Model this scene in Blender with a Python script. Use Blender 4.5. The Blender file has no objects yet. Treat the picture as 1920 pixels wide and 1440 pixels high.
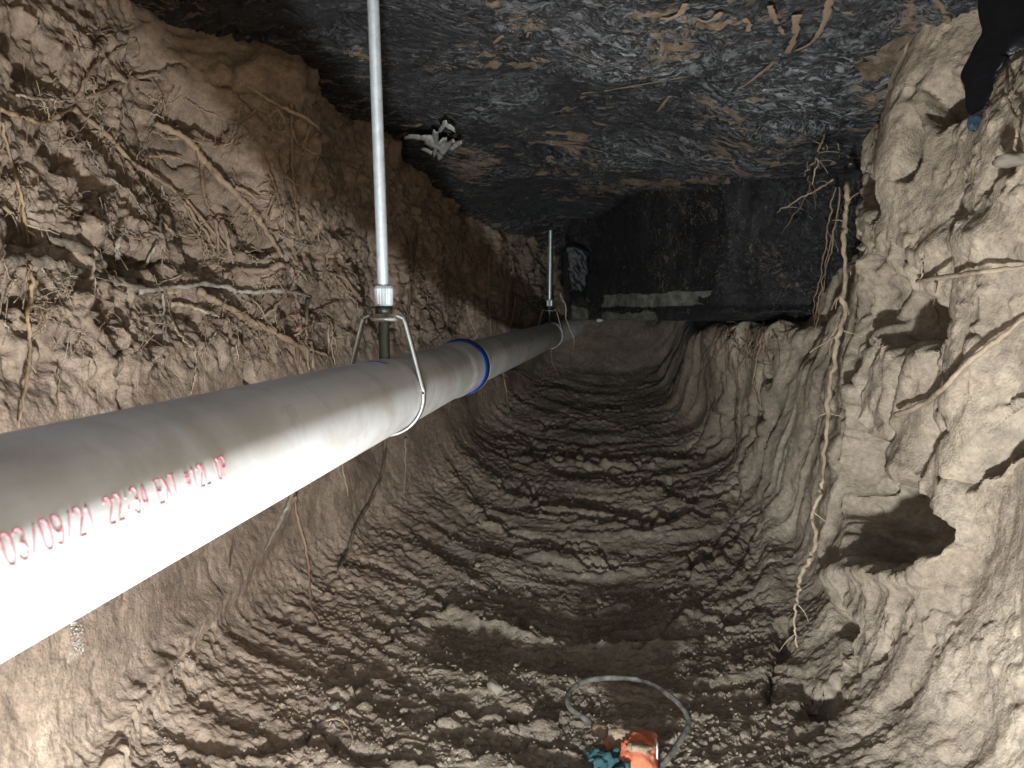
import bpy, math, random
import numpy as np
from mathutils import Vector, Matrix

S = bpy.context.scene
COL = S.collection
rnd = random.Random(7)

# ------------------------------------------------------------------ camera, world, light
F = 1420.0                      # focal length in pixels of a 1920 x 1440 frame
VPX, VPY = 1120.0, 592.0        # where the trench axis (+Y) vanishes
B = -math.atan((720 - VPY) / F)
A = -math.atan((VPX - 960) / F * math.cos(B))
fw = np.array([math.sin(A) * math.cos(B), math.cos(A) * math.cos(B), math.sin(B)])
rt = np.array([math.cos(A), -math.sin(A), 0.0])
up = np.cross(rt, fw)
cam_d = bpy.data.cameras.new("camera")
cam = bpy.data.objects.new("camera", cam_d)
COL.objects.link(cam)
cam_d.sensor_width = 36
cam_d.lens = 36 * F / 1920
cam_d.clip_start, cam_d.clip_end = 0.02, 60
cam_d.dof.use_dof = True
cam_d.dof.focus_distance = 1.7
cam_d.dof.aperture_fstop = 13
cam.matrix_world = Matrix(((rt[0], up[0], -fw[0], 0), (rt[1], up[1], -fw[1], 0), (rt[2], up[2], -fw[2], 0), (0, 0, 0, 1)))
S.camera = cam

w = bpy.data.worlds.new("World")
S.world = w
w.use_nodes = True
sky = w.node_tree.nodes.new("ShaderNodeTexSky")
sky.sky_type = 'NISHITA'
sky.sun_disc = False
sky.sun_elevation = math.radians(40)
sky.sun_rotation = math.radians(150)
w.node_tree.links.new(sky.outputs[0], w.node_tree.nodes["Background"].inputs[0])
w.node_tree.nodes["Background"].inputs[1].default_value = 0.15

LAMP = (-0.06, 0.14, -0.555)
ld = bpy.data.lights.new("work_lamp", 'POINT')
ld.energy = 84
ld.color = (0.90, 0.965, 1.0)
ld.shadow_soft_size = 0.026
lo = bpy.data.objects.new("work_lamp", ld)
lo.location = LAMP
COL.objects.link(lo)

S.view_settings.view_transform = 'Standard'
S.view_settings.look = 'None'
S.view_settings.exposure = 0.3
S.view_settings.gamma = 1.0
S.cycles.max_bounces = 6
S.cycles.diffuse_bounces = 5

# ------------------------------------------------------------------ projection helpers
def project(P):
    z = P @ fw
    z = np.where(z < 0.03, 0.03, z)
    return 960 + F * (P @ rt) / z, 720 - F * (P @ up) / z, z

def ray(px, py):
    d = fw + rt * ((px - 960) / F) + up * ((720 - py) / F)
    return d                                    # unit depth along fw

def at_y(px, py, Y):
    d = ray(px, py)
    return d * (Y / d[1])

# ------------------------------------------------------------------ noise
def _hash(ix, iy, iz, seed):
    h = (ix.astype(np.int64) * 374761393 + iy.astype(np.int64) * 668265263 + iz.astype(np.int64) * 1274126177 + seed * 974711) & 0xffffffff
    h = ((h ^ (h >> 13)) * 1274126177) & 0xffffffff
    h = ((h ^ (h >> 16)) * 2246822519) & 0xffffffff
    return ((h ^ (h >> 15)) & 0xffff).astype(np.float32) / 32767.5 - 1.0

def vnoise(x, y, z, seed=0):
    x0, y0, z0 = np.floor(x), np.floor(y), np.floor(z)
    fx, fy, fz = x - x0, y - y0, z - z0
    ux, uy, uz = fx * fx * (3 - 2 * fx), fy * fy * (3 - 2 * fy), fz * fz * (3 - 2 * fz)
    r = 0
    for dx in (0, 1):
        wx = ux if dx else 1 - ux
        for dy in (0, 1):
            wy = uy if dy else 1 - uy
            for dz in (0, 1):
                wz = uz if dz else 1 - uz
                r = r + wx * wy * wz * _hash(x0 + dx, y0 + dy, z0 + dz, seed)
    return r

def fbm(x, y, z, seed=0, octv=3, gain=0.5):
    r, a, f = 0, 1.0, 1.0
    for i in range(octv):
        r = r + a * vnoise(x * f + 13.7 * i, y * f + 5.1 * i, z * f - 7.3 * i, seed + i)
        a *= gain
        f *= 2.03
    return r

def ridged(x, y, z, seed=0, octv=2):
    r, a, f = 0, 1.0, 1.0
    for i in range(octv):
        r = r + a * (1 - 2 * np.abs(vnoise(x * f + 3.3 * i, y * f, z * f + 9.1 * i, seed + i)))
        a *= 0.5
        f *= 2.1
    return r

def sstep(a, b, x):
    t = np.clip((x - a) / (b - a), 0, 1)
    return t * t * (3 - 2 * t)

# ------------------------------------------------------------------ mesh helpers
def link(o, parent=None):
    COL.objects.link(o)
    if parent is not None:
        o.parent = parent
    return o

def tag(o, label=None, cat=None, group=None, kind=None):
    if label: o["label"] = label
    if cat: o["category"] = cat
    if group: o["group"] = group
    if kind: o["kind"] = kind
    return o

def mesh_obj(name, V, Fc, mat, parent=None, smooth=True):
    me = bpy.data.meshes.new(name)
    me.from_pydata([tuple(v) for v in V], [], [tuple(f) for f in Fc])
    me.materials.append(mat)
    if smooth:
        me.polygons.foreach_set("use_smooth", [True] * len(me.polygons))
    me.update()
    return link(bpy.data.objects.new(name, me), parent)

def grid_mesh(name, P, mat, parent=None, mask=None, smooth=True, flip=False):
    """P (n, m, 3) as one quad sheet; mask (n-1, m-1) keeps those faces."""
    n, m = P.shape[:2]
    idx = np.arange(n * m).reshape(n, m)
    q = np.stack([idx[:-1, :-1], idx[1:, :-1], idx[1:, 1:], idx[:-1, 1:]], -1)
    if flip:
        q = q[..., ::-1]
    q = q[mask] if mask is not None else q.reshape(-1, 4)
    used = np.unique(q)
    remap = np.zeros(n * m, np.int32)
    remap[used] = np.arange(len(used))
    q = remap[q].astype(np.int32)
    V = P.reshape(-1, 3)[used].astype(np.float32)
    me = bpy.data.meshes.new(name)
    me.vertices.add(len(V))
    me.vertices.foreach_set("co", V.ravel())
    me.loops.add(q.size)
    me.loops.foreach_set("vertex_index", q.ravel())
    me.polygons.add(len(q))
    me.polygons.foreach_set("loop_start", np.arange(0, q.size, 4, dtype=np.int32))
    me.polygons.foreach_set("use_smooth", np.ones(len(q), bool) if smooth else np.zeros(len(q), bool))
    me.materials.append(mat)
    me.update(calc_edges=True)
    me.validate()
    return link(bpy.data.objects.new(name, me), parent)

def catmull(pts, per):
    pts = np.asarray(pts, float)
    if len(pts) == 2:
        t = np.linspace(0, 1, per + 1)[:, None]
        return pts[0] * (1 - t) + pts[1] * t
    P = np.vstack([2 * pts[0] - pts[1], pts, 2 * pts[-1] - pts[-2]])
    out = []
    for i in range(len(pts) - 1):
        p0, p1, p2, p3 = P[i:i + 4]
        t = np.linspace(0, 1, per, endpoint=False)[:, None]
        out.append(0.5 * (2 * p1 + (p2 - p0) * t + (2 * p0 - 5 * p1 + 4 * p2 - p3) * t ** 2 + (3 * p1 - p0 - 3 * p2 + p3) * t ** 3))
    out.append(pts[-1][None])
    return np.vstack(out)

def tube_vf(path, rad, sides=8, knob=0.0, seed=0, cap=True, flat=1.0, flat_dir=None):
    path = np.asarray(path, float)
    n = len(path)
    rad = np.broadcast_to(np.asarray(rad, float), (n,))
    T = np.gradient(path, axis=0)
    T /= np.linalg.norm(T, axis=1)[:, None] + 1e-12
    ref = np.array([0.31, 0.22, 0.92]) if flat_dir is None else np.asarray(flat_dir, float)
    if flat_dir is None and abs(T[0] @ ref) > 0.9:
        ref = np.array([0.9, 0.3, 0.1])
    V = []
    N = ref - (ref @ T[0]) * T[0]
    N /= np.linalg.norm(N)
    for i in range(n):
        N = N - (N @ T[i]) * T[i]
        N /= np.linalg.norm(N) + 1e-12
        Bn = np.cross(T[i], N)
        a = np.linspace(0, 2 * math.pi, sides, endpoint=False)
        rr = np.full(sides, rad[i])
        if knob:
            rr = rr * (1 + knob * vnoise(np.cos(a) * 1.3 + i * 0.45, np.sin(a) * 1.3 + seed, np.full(sides, i * 0.31), seed))
        V.append(path[i] + N * (np.cos(a) * rr * flat)[:, None] + Bn * (np.sin(a) * rr)[:, None])
    V = np.vstack(V)
    Fc = []
    for i in range(n - 1):
        for k in range(sides):
            k2 = (k + 1) % sides
            Fc.append((i * sides + k, i * sides + k2, (i + 1) * sides + k2, (i + 1) * sides + k))
    if cap:
        Fc.append(tuple(range(sides))[::-1])
        Fc.append(tuple((n - 1) * sides + k for k in range(sides)))
    return V, Fc

class MB:
    def __init__(self): self.V, self.F = [], []
    def add(self, V, Fc):
        o = len(self.V)
        self.V += [tuple(v) for v in V]
        self.F += [tuple(i + o for i in f) for f in Fc]
        return self
    def obj(self, name, mat, parent=None, smooth=True):
        return mesh_obj(name, self.V, self.F, mat, parent, smooth)

def lathe_vf(prof, axis0, axis1, sides=32, ang=None):
    """prof: list of (t metres along the axis, radius); axis from axis0 towards axis1."""
    a0, a1 = np.asarray(axis0, float), np.asarray(axis1, float)
    d = (a1 - a0) / np.linalg.norm(a1 - a0)
    ref = np.array([0, 0, 1.0]) if abs(d[2]) < 0.8 else np.array([0, 1.0, 0])
    n = ref - (ref @ d) * d
    n /= np.linalg.norm(n)
    b = np.cross(d, n)
    a = np.linspace(0, 2 * math.pi, sides, endpoint=False)
    V = np.vstack([a0 + d * t + n * (np.cos(a) * r)[:, None] + b * (np.sin(a) * r)[:, None] for t, r in prof])
    Fc = [(i * sides + k, i * sides + (k + 1) % sides, (i + 1) * sides + (k + 1) % sides, (i + 1) * sides + k)
          for i in range(len(prof) - 1) for k in range(sides)]
    return V, Fc

# ------------------------------------------------------------------ materials
def new_mat(name):
    m = bpy.data.materials.new(name)
    m.use_nodes = True
    nt = m.node_tree
    return m, nt, nt.nodes["Principled BSDF"], nt.links

def nd(nt, typ, **kw):
    n = nt.nodes.new(typ)
    for k, v in kw.items():
        if k in n.inputs: n.inputs[k].default_value = v
        else: setattr(n, k, v)
    return n

def noise_node(nt, L, vec, scale, detail=4, rough=0.55, dist=0.0):
    n = nd(nt, "ShaderNodeTexNoise")
    n.inputs["Scale"].default_value = scale
    n.inputs["Detail"].default_value = detail
    n.inputs["Roughness"].default_value = rough
    n.inputs["Distortion"].default_value = dist
    L.new(vec, n.inputs["Vector"])
    return n.outputs["Fac"]

def ramp(nt, L, fac, stops):
    r = nd(nt, "ShaderNodeValToRGB")
    e = r.color_ramp.elements
    while len(e) < len(stops): e.new(0.5)
    for i, (p, c) in enumerate(stops):
        e[i].position = p
        e[i].color = (c[0], c[1], c[2], 1) if hasattr(c, "__len__") else (c, c, c, 1)
    L.new(fac, r.inputs[0])
    return r.outputs[0]

def mixc(nt, L, fac, a, b, mode='MIX'):
    m = nd(nt, "ShaderNodeMix", data_type='RGBA', blend_type=mode)
    for s, v in ((0, fac), (6, a), (7, b)):
        if hasattr(v, "is_linked"): L.new(v, m.inputs[s])
        elif s == 0: m.inputs[0].default_value = v
        else: m.inputs[s].default_value = (v[0], v[1], v[2], 1)
    return m.outputs[2]

def obj_vec(nt, L, scale=(1, 1, 1), rot=(0, 0, 0)):
    tc = nd(nt, "ShaderNodeTexCoord")
    mp = nd(nt, "ShaderNodeMapping")
    mp.inputs["Scale"].default_value = scale
    mp.inputs["Rotation"].default_value = rot
    L.new(tc.outputs["Object"], mp.inputs["Vector"])
    return mp.outputs["Vector"]

def bump(nt, L, bs, height, strength, dist, prev=None):
    b = nd(nt, "ShaderNodeBump")
    b.inputs["Strength"].default_value = strength
    b.inputs["Distance"].default_value = dist
    L.new(height, b.inputs["Height"])
    if prev is not None: L.new(prev, b.inputs["Normal"])
    return b.outputs[0]

def soil_mat(name, bands, speck=0.3):
    """earth whose tint changes across the trench: red-brown on the left, grey-brown floor, sandy on the right"""
    m, nt, bs, L = new_mat(name)
    v0 = obj_vec(nt, L)
    big = noise_node(nt, L, v0, 5.5, 5, 0.6, 0.6)
    cols = [ramp(nt, L, big, [(0.3, b[0]), (0.5, b[1]), (0.72, b[2])]) for b in bands]
    sx = nd(nt, "ShaderNodeSeparateXYZ"); L.new(v0, sx.inputs[0])
    wob = noise_node(nt, L, v0, 7, 4, 0.6)
    ad = nd(nt, "ShaderNodeMath", operation='MULTIPLY_ADD'); L.new(wob, ad.inputs[0]); ad.inputs[1].default_value = 0.34; L.new(sx.outputs[0], ad.inputs[2])
    def mr(a, b, c0=0.0, c1=1.0):
        n = nd(nt, "ShaderNodeMapRange"); L.new(ad.outputs[0], n.inputs[0])
        n.inputs[1].default_value = a; n.inputs[2].default_value = b; n.inputs[3].default_value = c0; n.inputs[4].default_value = c1
        return n.outputs[0]
    col = mixc(nt, L, mr(-.36, -.12), cols[0], cols[1])
    col = mixc(nt, L, mr(.50, .70), col, cols[2])
    fine = noise_node(nt, L, v0, 90, 6, 0.7)
    col = mixc(nt, L, 0.8, col, ramp(nt, L, fine, [(0.3, (0.6, 0.58, 0.56)), (0.6, (1.14, 1.12, 1.1))]), 'MULTIPLY')
    blot = noise_node(nt, L, v0, 22, 5, 0.65, 0.3)
    col = mixc(nt, L, 0.55, col, ramp(nt, L, blot, [(0.36, (0.70, 0.68, 0.68)), (0.58, (1.12, 1.09, 1.04))]), 'MULTIPLY')
    vo = nd(nt, "ShaderNodeTexVoronoi"); vo.inputs["Scale"].default_value = 110
    L.new(v0, vo.inputs["Vector"])
    sp = ramp(nt, L, vo.outputs["Distance"], [(0.07, 1.0), (0.13, 0.0)])
    gate = ramp(nt, L, noise_node(nt, L, v0, 12, 3), [(0.55, 0.0), (0.68, speck)])
    g = nd(nt, "ShaderNodeMath", operation='MULTIPLY')
    L.new(sp, g.inputs[0]); L.new(gate, g.inputs[1])
    col = mixc(nt, L, g.outputs[0], col, (0.5, 0.45, 0.38))
    L.new(col, bs.inputs["Base Color"])
    bs.inputs["Roughness"].default_value = 0.93
    bs.inputs["Specular IOR Level"].default_value = 0.12
    n1 = bump(nt, L, bs, noise_node(nt, L, v0, 75, 5, 0.7), 0.4, 0.005)
    n2 = bump(nt, L, bs, noise_node(nt, L, v0, 240, 5, 0.75), 0.8, 0.0022, n1)
    vg = nd(nt, "ShaderNodeTexVoronoi"); vg.inputs["Scale"].default_value = 190; L.new(v0, vg.inputs["Vector"])
    n2 = bump(nt, L, bs, ramp(nt, L, vg.outputs["Distance"], [(0.0, 1.0), (0.6, 0.0)]), 0.35, 0.002, n2)
    L.new(n2, bs.inputs["Normal"])
    return m

def simple(name, col, rough=0.5, metal=0.0, var=0.25, scale=60, bump_s=0.0, bump_scale=200, bump_d=0.001, spec=0.5, col2=None):
    m, nt, bs, L = new_mat(name)
    v = obj_vec(nt, L)
    fac = noise_node(nt, L, v, scale, 5, 0.6, 0.2)
    c2 = col2 if col2 else tuple(c * (1 - var) for c in col)
    L.new(ramp(nt, L, fac, [(0.35, c2), (0.62, col)]), bs.inputs["Base Color"])
    bs.inputs["Roughness"].default_value = rough
    bs.inputs["Metallic"].default_value = metal
    bs.inputs["Specular IOR Level"].default_value = spec
    if bump_s:
        L.new(bump(nt, L, bs, noise_node(nt, L, v, bump_scale, 4, 0.6), bump_s, bump_d), bs.inputs["Normal"])
    return m

M = {}
M['soil'] = soil_mat("dug_earth", (((0.19, 0.145, 0.113), (0.285, 0.220, 0.172), (0.37, 0.293, 0.232)),
                                   ((0.145, 0.120, 0.095), (0.212, 0.177, 0.139), (0.285, 0.240, 0.191)),
                                   ((0.26, 0.215, 0.168), (0.38, 0.320, 0.252), (0.49, 0.425, 0.34))))

def plastic_mat(name, mud_lo, mud_hi, rough=0.3, stretch=(9, 30, 14), dustc=(0.14, 0.135, 0.125), bd=0.02, wts=(0.45, 0.40, 0.15), pale=0.0, sheen_centres=(), warp=7.0, midc=(0.032, 0.035, 0.040)):
    m, nt, bs, L = new_mat(name)
    v = obj_vec(nt, L)
    vs = obj_vec(nt, L, stretch)
    wc = nd(nt, "ShaderNodeTexNoise"); wc.inputs["Scale"].default_value = 4.5; wc.inputs["Detail"].default_value = 4
    L.new(v, wc.inputs["Vector"])
    sc = nd(nt, "ShaderNodeVectorMath", operation='SCALE'); L.new(wc.outputs["Color"], sc.inputs[0]); sc.inputs["Scale"].default_value = warp
    ad = nd(nt, "ShaderNodeVectorMath", operation='ADD'); L.new(vs, ad.inputs[0]); L.new(sc.outputs[0], ad.inputs[1])
    w_ = ad.outputs[0]
    streak = noise_node(nt, L, w_, 1.0, 8, 0.7, 0.4)
    fine = noise_node(nt, L, w_, 5.0, 6, 0.72, 0.6)
    area = noise_node(nt, L, v, 3.4, 4, 0.6, 0.8)
    def madd(a, k, b):
        n = nd(nt, "ShaderNodeMath", operation='MULTIPLY_ADD'); L.new(a, n.inputs[0]); n.inputs[1].default_value = k
        if hasattr(b, "is_linked"): L.new(b, n.inputs[2])
        else: n.inputs[2].default_value = b
        return n.outputs[0]
    sum_ = madd(streak, wts[0], madd(area, wts[1], madd(fine, wts[2], 0.0)))
    mud = ramp(nt, L, sum_, [(mud_lo, 0.0), (mud_hi, 1.0)])
    dust_sheen = ramp(nt, L, fine, [(0.38, (0.010, 0.011, 0.014)), (0.53, midc), (0.64, dustc)])
    mudc = ramp(nt, L, noise_node(nt, L, v, 40, 5), [(0.35, (0.17, 0.125, 0.088)), (0.6, (0.33, 0.25, 0.178))])
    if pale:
        # whitish gloss painted into the film colour as streaks, gathered where highlights fall
        sheen = ramp(nt, L, noise_node(nt, L, w_, 2.6, 7, 0.74, 1.0), [(0.50, 0.0), (0.62, 1.0)])
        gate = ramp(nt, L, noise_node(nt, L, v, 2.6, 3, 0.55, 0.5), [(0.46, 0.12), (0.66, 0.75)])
        for (cx_, cy_, rx, ry, wgt) in sheen_centres:
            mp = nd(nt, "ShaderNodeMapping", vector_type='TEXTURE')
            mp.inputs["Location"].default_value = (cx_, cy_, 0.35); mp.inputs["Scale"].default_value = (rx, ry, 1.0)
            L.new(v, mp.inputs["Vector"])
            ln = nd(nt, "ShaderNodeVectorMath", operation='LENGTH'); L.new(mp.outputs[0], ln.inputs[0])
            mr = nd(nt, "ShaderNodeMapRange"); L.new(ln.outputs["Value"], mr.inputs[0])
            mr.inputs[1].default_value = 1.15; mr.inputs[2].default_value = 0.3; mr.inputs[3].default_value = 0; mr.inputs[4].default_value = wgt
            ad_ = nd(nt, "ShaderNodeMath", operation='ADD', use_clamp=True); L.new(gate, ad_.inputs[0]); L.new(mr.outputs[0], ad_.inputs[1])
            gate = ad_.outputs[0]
        pf = nd(nt, "ShaderNodeMath", operation='MULTIPLY'); L.new(sheen, pf.inputs[0]); L.new(gate, pf.inputs[1])
        dust_sheen = mixc(nt, L, pf.outputs[0], dust_sheen, (pale, pale * 1.04, pale * 1.08))
    L.new(mixc(nt, L, mud, dust_sheen, mudc), bs.inputs["Base Color"])
    rr = nd(nt, "ShaderNodeMapRange"); L.new(mud, rr.inputs[0]); rr.inputs[3].default_value = rough; rr.inputs[4].default_value = 0.9
    L.new(rr.outputs[0], bs.inputs["Roughness"])
    sp = nd(nt, "ShaderNodeMapRange"); L.new(mud, sp.inputs[0]); sp.inputs[3].default_value = 1.0; sp.inputs[4].default_value = 0.15
    L.new(sp.outputs[0], bs.inputs["Specular IOR Level"])
    n1 = bump(nt, L, bs, streak, 1.0, bd)
    n2 = bump(nt, L, bs, fine, 1.0, bd * 0.4, n1)
    L.new(n2, bs.inputs["Normal"])
    return m

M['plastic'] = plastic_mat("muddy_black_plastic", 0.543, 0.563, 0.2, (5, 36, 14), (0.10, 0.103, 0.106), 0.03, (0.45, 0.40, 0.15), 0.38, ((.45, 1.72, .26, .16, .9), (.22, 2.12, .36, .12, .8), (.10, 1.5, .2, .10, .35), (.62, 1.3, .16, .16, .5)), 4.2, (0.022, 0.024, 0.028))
M['plastic_beam'] = plastic_mat("clean_black_plastic", 0.56, 0.60, 0.24, (26, 26, 10), (0.065, 0.062, 0.058), 0.03, (.2, .25, .55), midc=(0.016, 0.017, 0.020))
M['flap'] = simple("plain_black_plastic", (0.006, 0.006, 0.008), 0.45, 0, 0.4, 40, 0.3, 60, 0.003, 0.3)
M['gloss'] = simple("shiny_black_plastic", (0.012, 0.014, 0.018), 0.40, 0, 0.5, 60, 0.7, 45, 0.008, 0.3)
M['concrete'] = simple("grey_concrete", (0.18, 0.18, 0.145), 0.9, 0, 0.6, 30, 0.7, 120, 0.004, 0.2)
M['torn'] = simple("pale_torn_sheet", (0.50, 0.50, 0.47), 0.8, 0, 0.35, 60, 0.5, 120, 0.003, 0.3)
M['mud'] = simple("dried_mud", (0.25, 0.18, 0.125), 0.92, 0, 0.3, 90, 0.8, 160, 0.003, 0.15)
M['zinc'] = simple("zinc_plated_steel", (0.62, 0.68, 0.72), 0.36, 0.55, 0.2, 80, 0.15, 300, 0.0005)
M['dull_zinc'] = simple("dull_zinc_steel", (0.5, 0.5, 0.48), 0.42, 0.6, 0.3, 50)
M['black_and_shaded_steel'] = simple("dark_and_shaded_steel", (0.10, 0.11, 0.095), 0.5, 0.9, 0.3, 80, 0.2, 300, 0.0005)
M['blue'] = simple("blue_primer", (0.015, 0.07, 0.36), 0.4, 0, 0.35, 50)
M['ink'] = simple("red_ink", (0.50, 0.10, 0.14), 0.6, 0, 0.35, 300, col2=(0.60, 0.28, 0.31))
M['ink_dark'] = simple("violet_ink", (0.16, 0.10, 0.16), 0.6, 0, 0.3, 300)
M['orange'] = simple("mud_smeared_orange_plastic", (0.46, 0.10, 0.045), 0.75, 0, 0.3, 45, 0.5, 80, 0.004, 0.3, (0.36, 0.15, 0.085))
M['teal'] = simple("teal_cloth", (0.032, 0.075, 0.08), 0.9, 0, 0.4, 60, 0.7, 160, 0.003, 0.1)
M['hose'] = simple("dusty_grey_rubber", (0.155, 0.142, 0.125), 0.9, 0, 0.75, 55, 0.4, 120, 0.002, 0.25)
M['stone'] = simple("pale_stone", (0.29, 0.25, 0.20), 0.85, 0, 0.3, 60, 0.5, 100, 0.004, 0.2)
M['lime'] = simple("white_lime_grit", (0.50, 0.47, 0.42), 0.85, 0, 0.3, 120)
M['blue_plastic'] = simple("blue_plastic_scrap", (0.035, 0.06, 0.10), 0.4, 0, 0.4, 80, 0.5, 120, 0.003)

def pipe_mat():
    m, nt, bs, L = new_mat("white_pvc")
    v = obj_vec(nt, L)
    vl = obj_vec(nt, L, (30, 3, 30))
    f1 = noise_node(nt, L, v, 9, 5, 0.6, 0.4)
    f2 = noise_node(nt, L, vl, 1.0, 5, 0.65)
    col = ramp(nt, L, f1, [(0.38, (0.50, 0.48, 0.45)), (0.56, (0.64, 0.645, 0.65))])
    col = mixc(nt, L, 0.35, col, ramp(nt, L, f2, [(0.3, (0.72, 0.68, 0.62)), (0.55, (1, 1, 1))]), 'MULTIPLY')
    f3 = noise_node(nt, L, v, 15, 6, 0.7, 0.9)
    col = mixc(nt, L, ramp(nt, L, f3, [(0.56, 0.0), (0.70, 0.26)]), col, (0.30, 0.235, 0.175))
    f4 = noise_node(nt, L, obj_vec(nt, L, (70, 5, 70), (0.05, 0, 0.03)), 1.0, 4, 0.6)
    col = mixc(nt, L, ramp(nt, L, f4, [(0.66, 0.0), (0.70, 0.35)]), col, (0.42, 0.39, 0.36))
    L.new(col, bs.inputs["Base Color"])
    bs.inputs["Roughness"].default_value = 0.42
    bs.inputs["Specular IOR Level"].default_value = 0.4
    L.new(bump(nt, L, bs, f2, 0.12, 0.002), bs.inputs["Normal"])
    return m
M['pvc'] = pipe_mat()

def root_mat(name, c1, c2):
    m, nt, bs, L = new_mat(name)
    v = obj_vec(nt, L)
    f = noise_node(nt, L, v, 55, 5, 0.65, 0.5)
    g = noise_node(nt, L, v, 16, 3, 0.5)
    col = ramp(nt, L, f, [(0.36, c2), (0.62, c1)])
    col = mixc(nt, L, ramp(nt, L, g, [(0.40, 0.1), (0.66, 0.85)]), col, (0.25, 0.185, 0.135))
    L.new(col, bs.inputs["Base Color"])
    bs.inputs["Roughness"].default_value = 0.85
    bs.inputs["Specular IOR Level"].default_value = 0.2
    L.new(bump(nt, L, bs, noise_node(nt, L, v, 300, 4, 0.7), 0.7, 0.0015), bs.inputs["Normal"])
    return m
M['r_pale'] = root_mat("pale_root_bark", (0.50, 0.40, 0.29), (0.32, 0.24, 0.17))
M['r_tan'] = root_mat("tan_root_bark", (0.38, 0.27, 0.175), (0.24, 0.165, 0.11))
M['r_brown'] = root_mat("brown_root_bark", (0.25, 0.15, 0.095), (0.13, 0.08, 0.055))
M['r_dark'] = root_mat("dark_root_bark", (0.10, 0.062, 0.045), (0.05, 0.034, 0.028))
M['r_pink'] = root_mat("pinkish_root_bark", (0.36, 0.245, 0.195), (0.24, 0.16, 0.13))
M['r_red'] = root_mat("reddish_root_bark", (0.40, 0.21, 0.17), (0.28, 0.15, 0.12))
M['r_grey'] = root_mat("greyish_root_bark", (0.46, 0.42, 0.37), (0.28, 0.24, 0.20))
M['r_gold'] = root_mat("yellowish_root_bark", (0.40, 0.27, 0.14), (0.25, 0.165, 0.09))
#@@SOIL
# ------------------------------------------------------------------ the dug earth: U-shaped sheet
STY_L = np.array([-1.7, 0.25, 0.70, 1.05, 1.50, 1.66, 1.95, 2.25, 2.55, 2.85, 3.22, 3.68, 4.00])   # stations of the left half
STY_R = np.array([-1.7, 0.25, 0.70, 1.05, 1.38, 1.54, 1.84, 2.20, 2.55, 2.85, 3.22, 3.68, 4.00])   # and of the right half
#        left top        upper         mid          low          corner       floor        corner       low          mid          upper        top
PROF = np.array([
 [(-1.00, 0.75), (-0.90, 0.30), (-0.78, 0.00), (-0.69, -0.35), (-0.60, -0.60), (-.05, -.69), (.40, -.65), (.52, -.42), (.56, -.05), (.62, .25), (.72, .62)],
 [(-1.00, 0.75), (-0.90, 0.30), (-0.78, 0.00), (-0.69, -0.35), (-0.60, -0.60), (-.05, -.69), (.40, -.65), (.52, -.42), (.56, -.05), (.62, .25), (.72, .62)],
 [(-1.00, 0.75), (-0.90, 0.30), (-0.78, 0.00), (-0.69, -0.35), (-0.60, -0.60), (-.05, -.69), (.40, -.65), (.52, -.42), (.56, -.05), (.61, .25), (.70, .60)],
 [(-1.00, 0.75), (-0.90, 0.30), (-0.78, 0.00), (-0.69, -0.35), (-0.60, -0.60), (-.05, -.69), (.40, -.65), (.52, -.42), (.55, -.05), (.60, .25), (.80, .60)],
 [(-0.98, 0.74), (-0.88, 0.30), (-0.77, 0.00), (-0.68, -0.35), (-0.59, -0.60), (-.05, -.69), (.40, -.65), (.51, -.42), (.54, -.05), (.58, .25), (.80, .60)],
 [(-0.66, 0.72), (-0.70, 0.28), (-0.70, 0.00), (-0.65, -0.35), (-0.56, -0.60), (-.05, -.69), (.40, -.65), (.51, -.42), (.53, -.05), (.53, .22), (.60, .58)],
 [(-0.68, 0.70), (-0.70, 0.27), (-0.68, 0.00), (-0.63, -0.34), (-0.52, -0.57), (-.04, -.655), (.42, -.62), (.53, -.40), (.58, -.05), (.60, .20), (.62, .56)],
 [(-0.67, 0.66), (-0.67, 0.25), (-0.64, 0.00), (-0.58, -0.32), (-0.45, -0.53), (-.03, -.60), (.43, -.57), (.53, -.36), (.60, -.06), (.72, .05), (.80, .55)],
 [(-0.62, 0.62), (-0.60, 0.22), (-0.57, 0.00), (-0.51, -0.29), (-0.40, -0.48), (-.01, -.54), (.41, -.51), (.47, -.31), (.48, -.05), (.66, -.01), (.90, .54)],
 [(-0.54, 0.60), (-0.52, 0.20), (-0.50, 0.00), (-0.46, -0.26), (-0.38, -0.43), (.00, -.475), (.37, -.45), (.42, -.26), (.43, -.06), (.62, -.01), (.95, .54)],
 [(-0.42, 0.58), (-0.40, 0.20), (-0.40, 0.00), (-0.38, -0.21), (-0.31, -0.36), (.02, -.405), (.29, -.38), (.37, -.21), (.40, -.06), (.62, .00), (.95, .54)],
 [(-.30, .54), (-.29, .20), (-.29, .00), (-.29, -.15), (-.24, -.24), (.06, -.27), (.26, -.25), (.34, -.14), (.42, .00), (.62, .05), (.95, .54)],
 [(-.22, .54), (-.21, .30), (-.20, .16), (-.17, .10), (-.10, .07), (.10, .06), (.28, .06), (.36, .08), (.44, .12), (.62, .20), (.95, .54)],
])
KN = PROF.shape[1]

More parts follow.
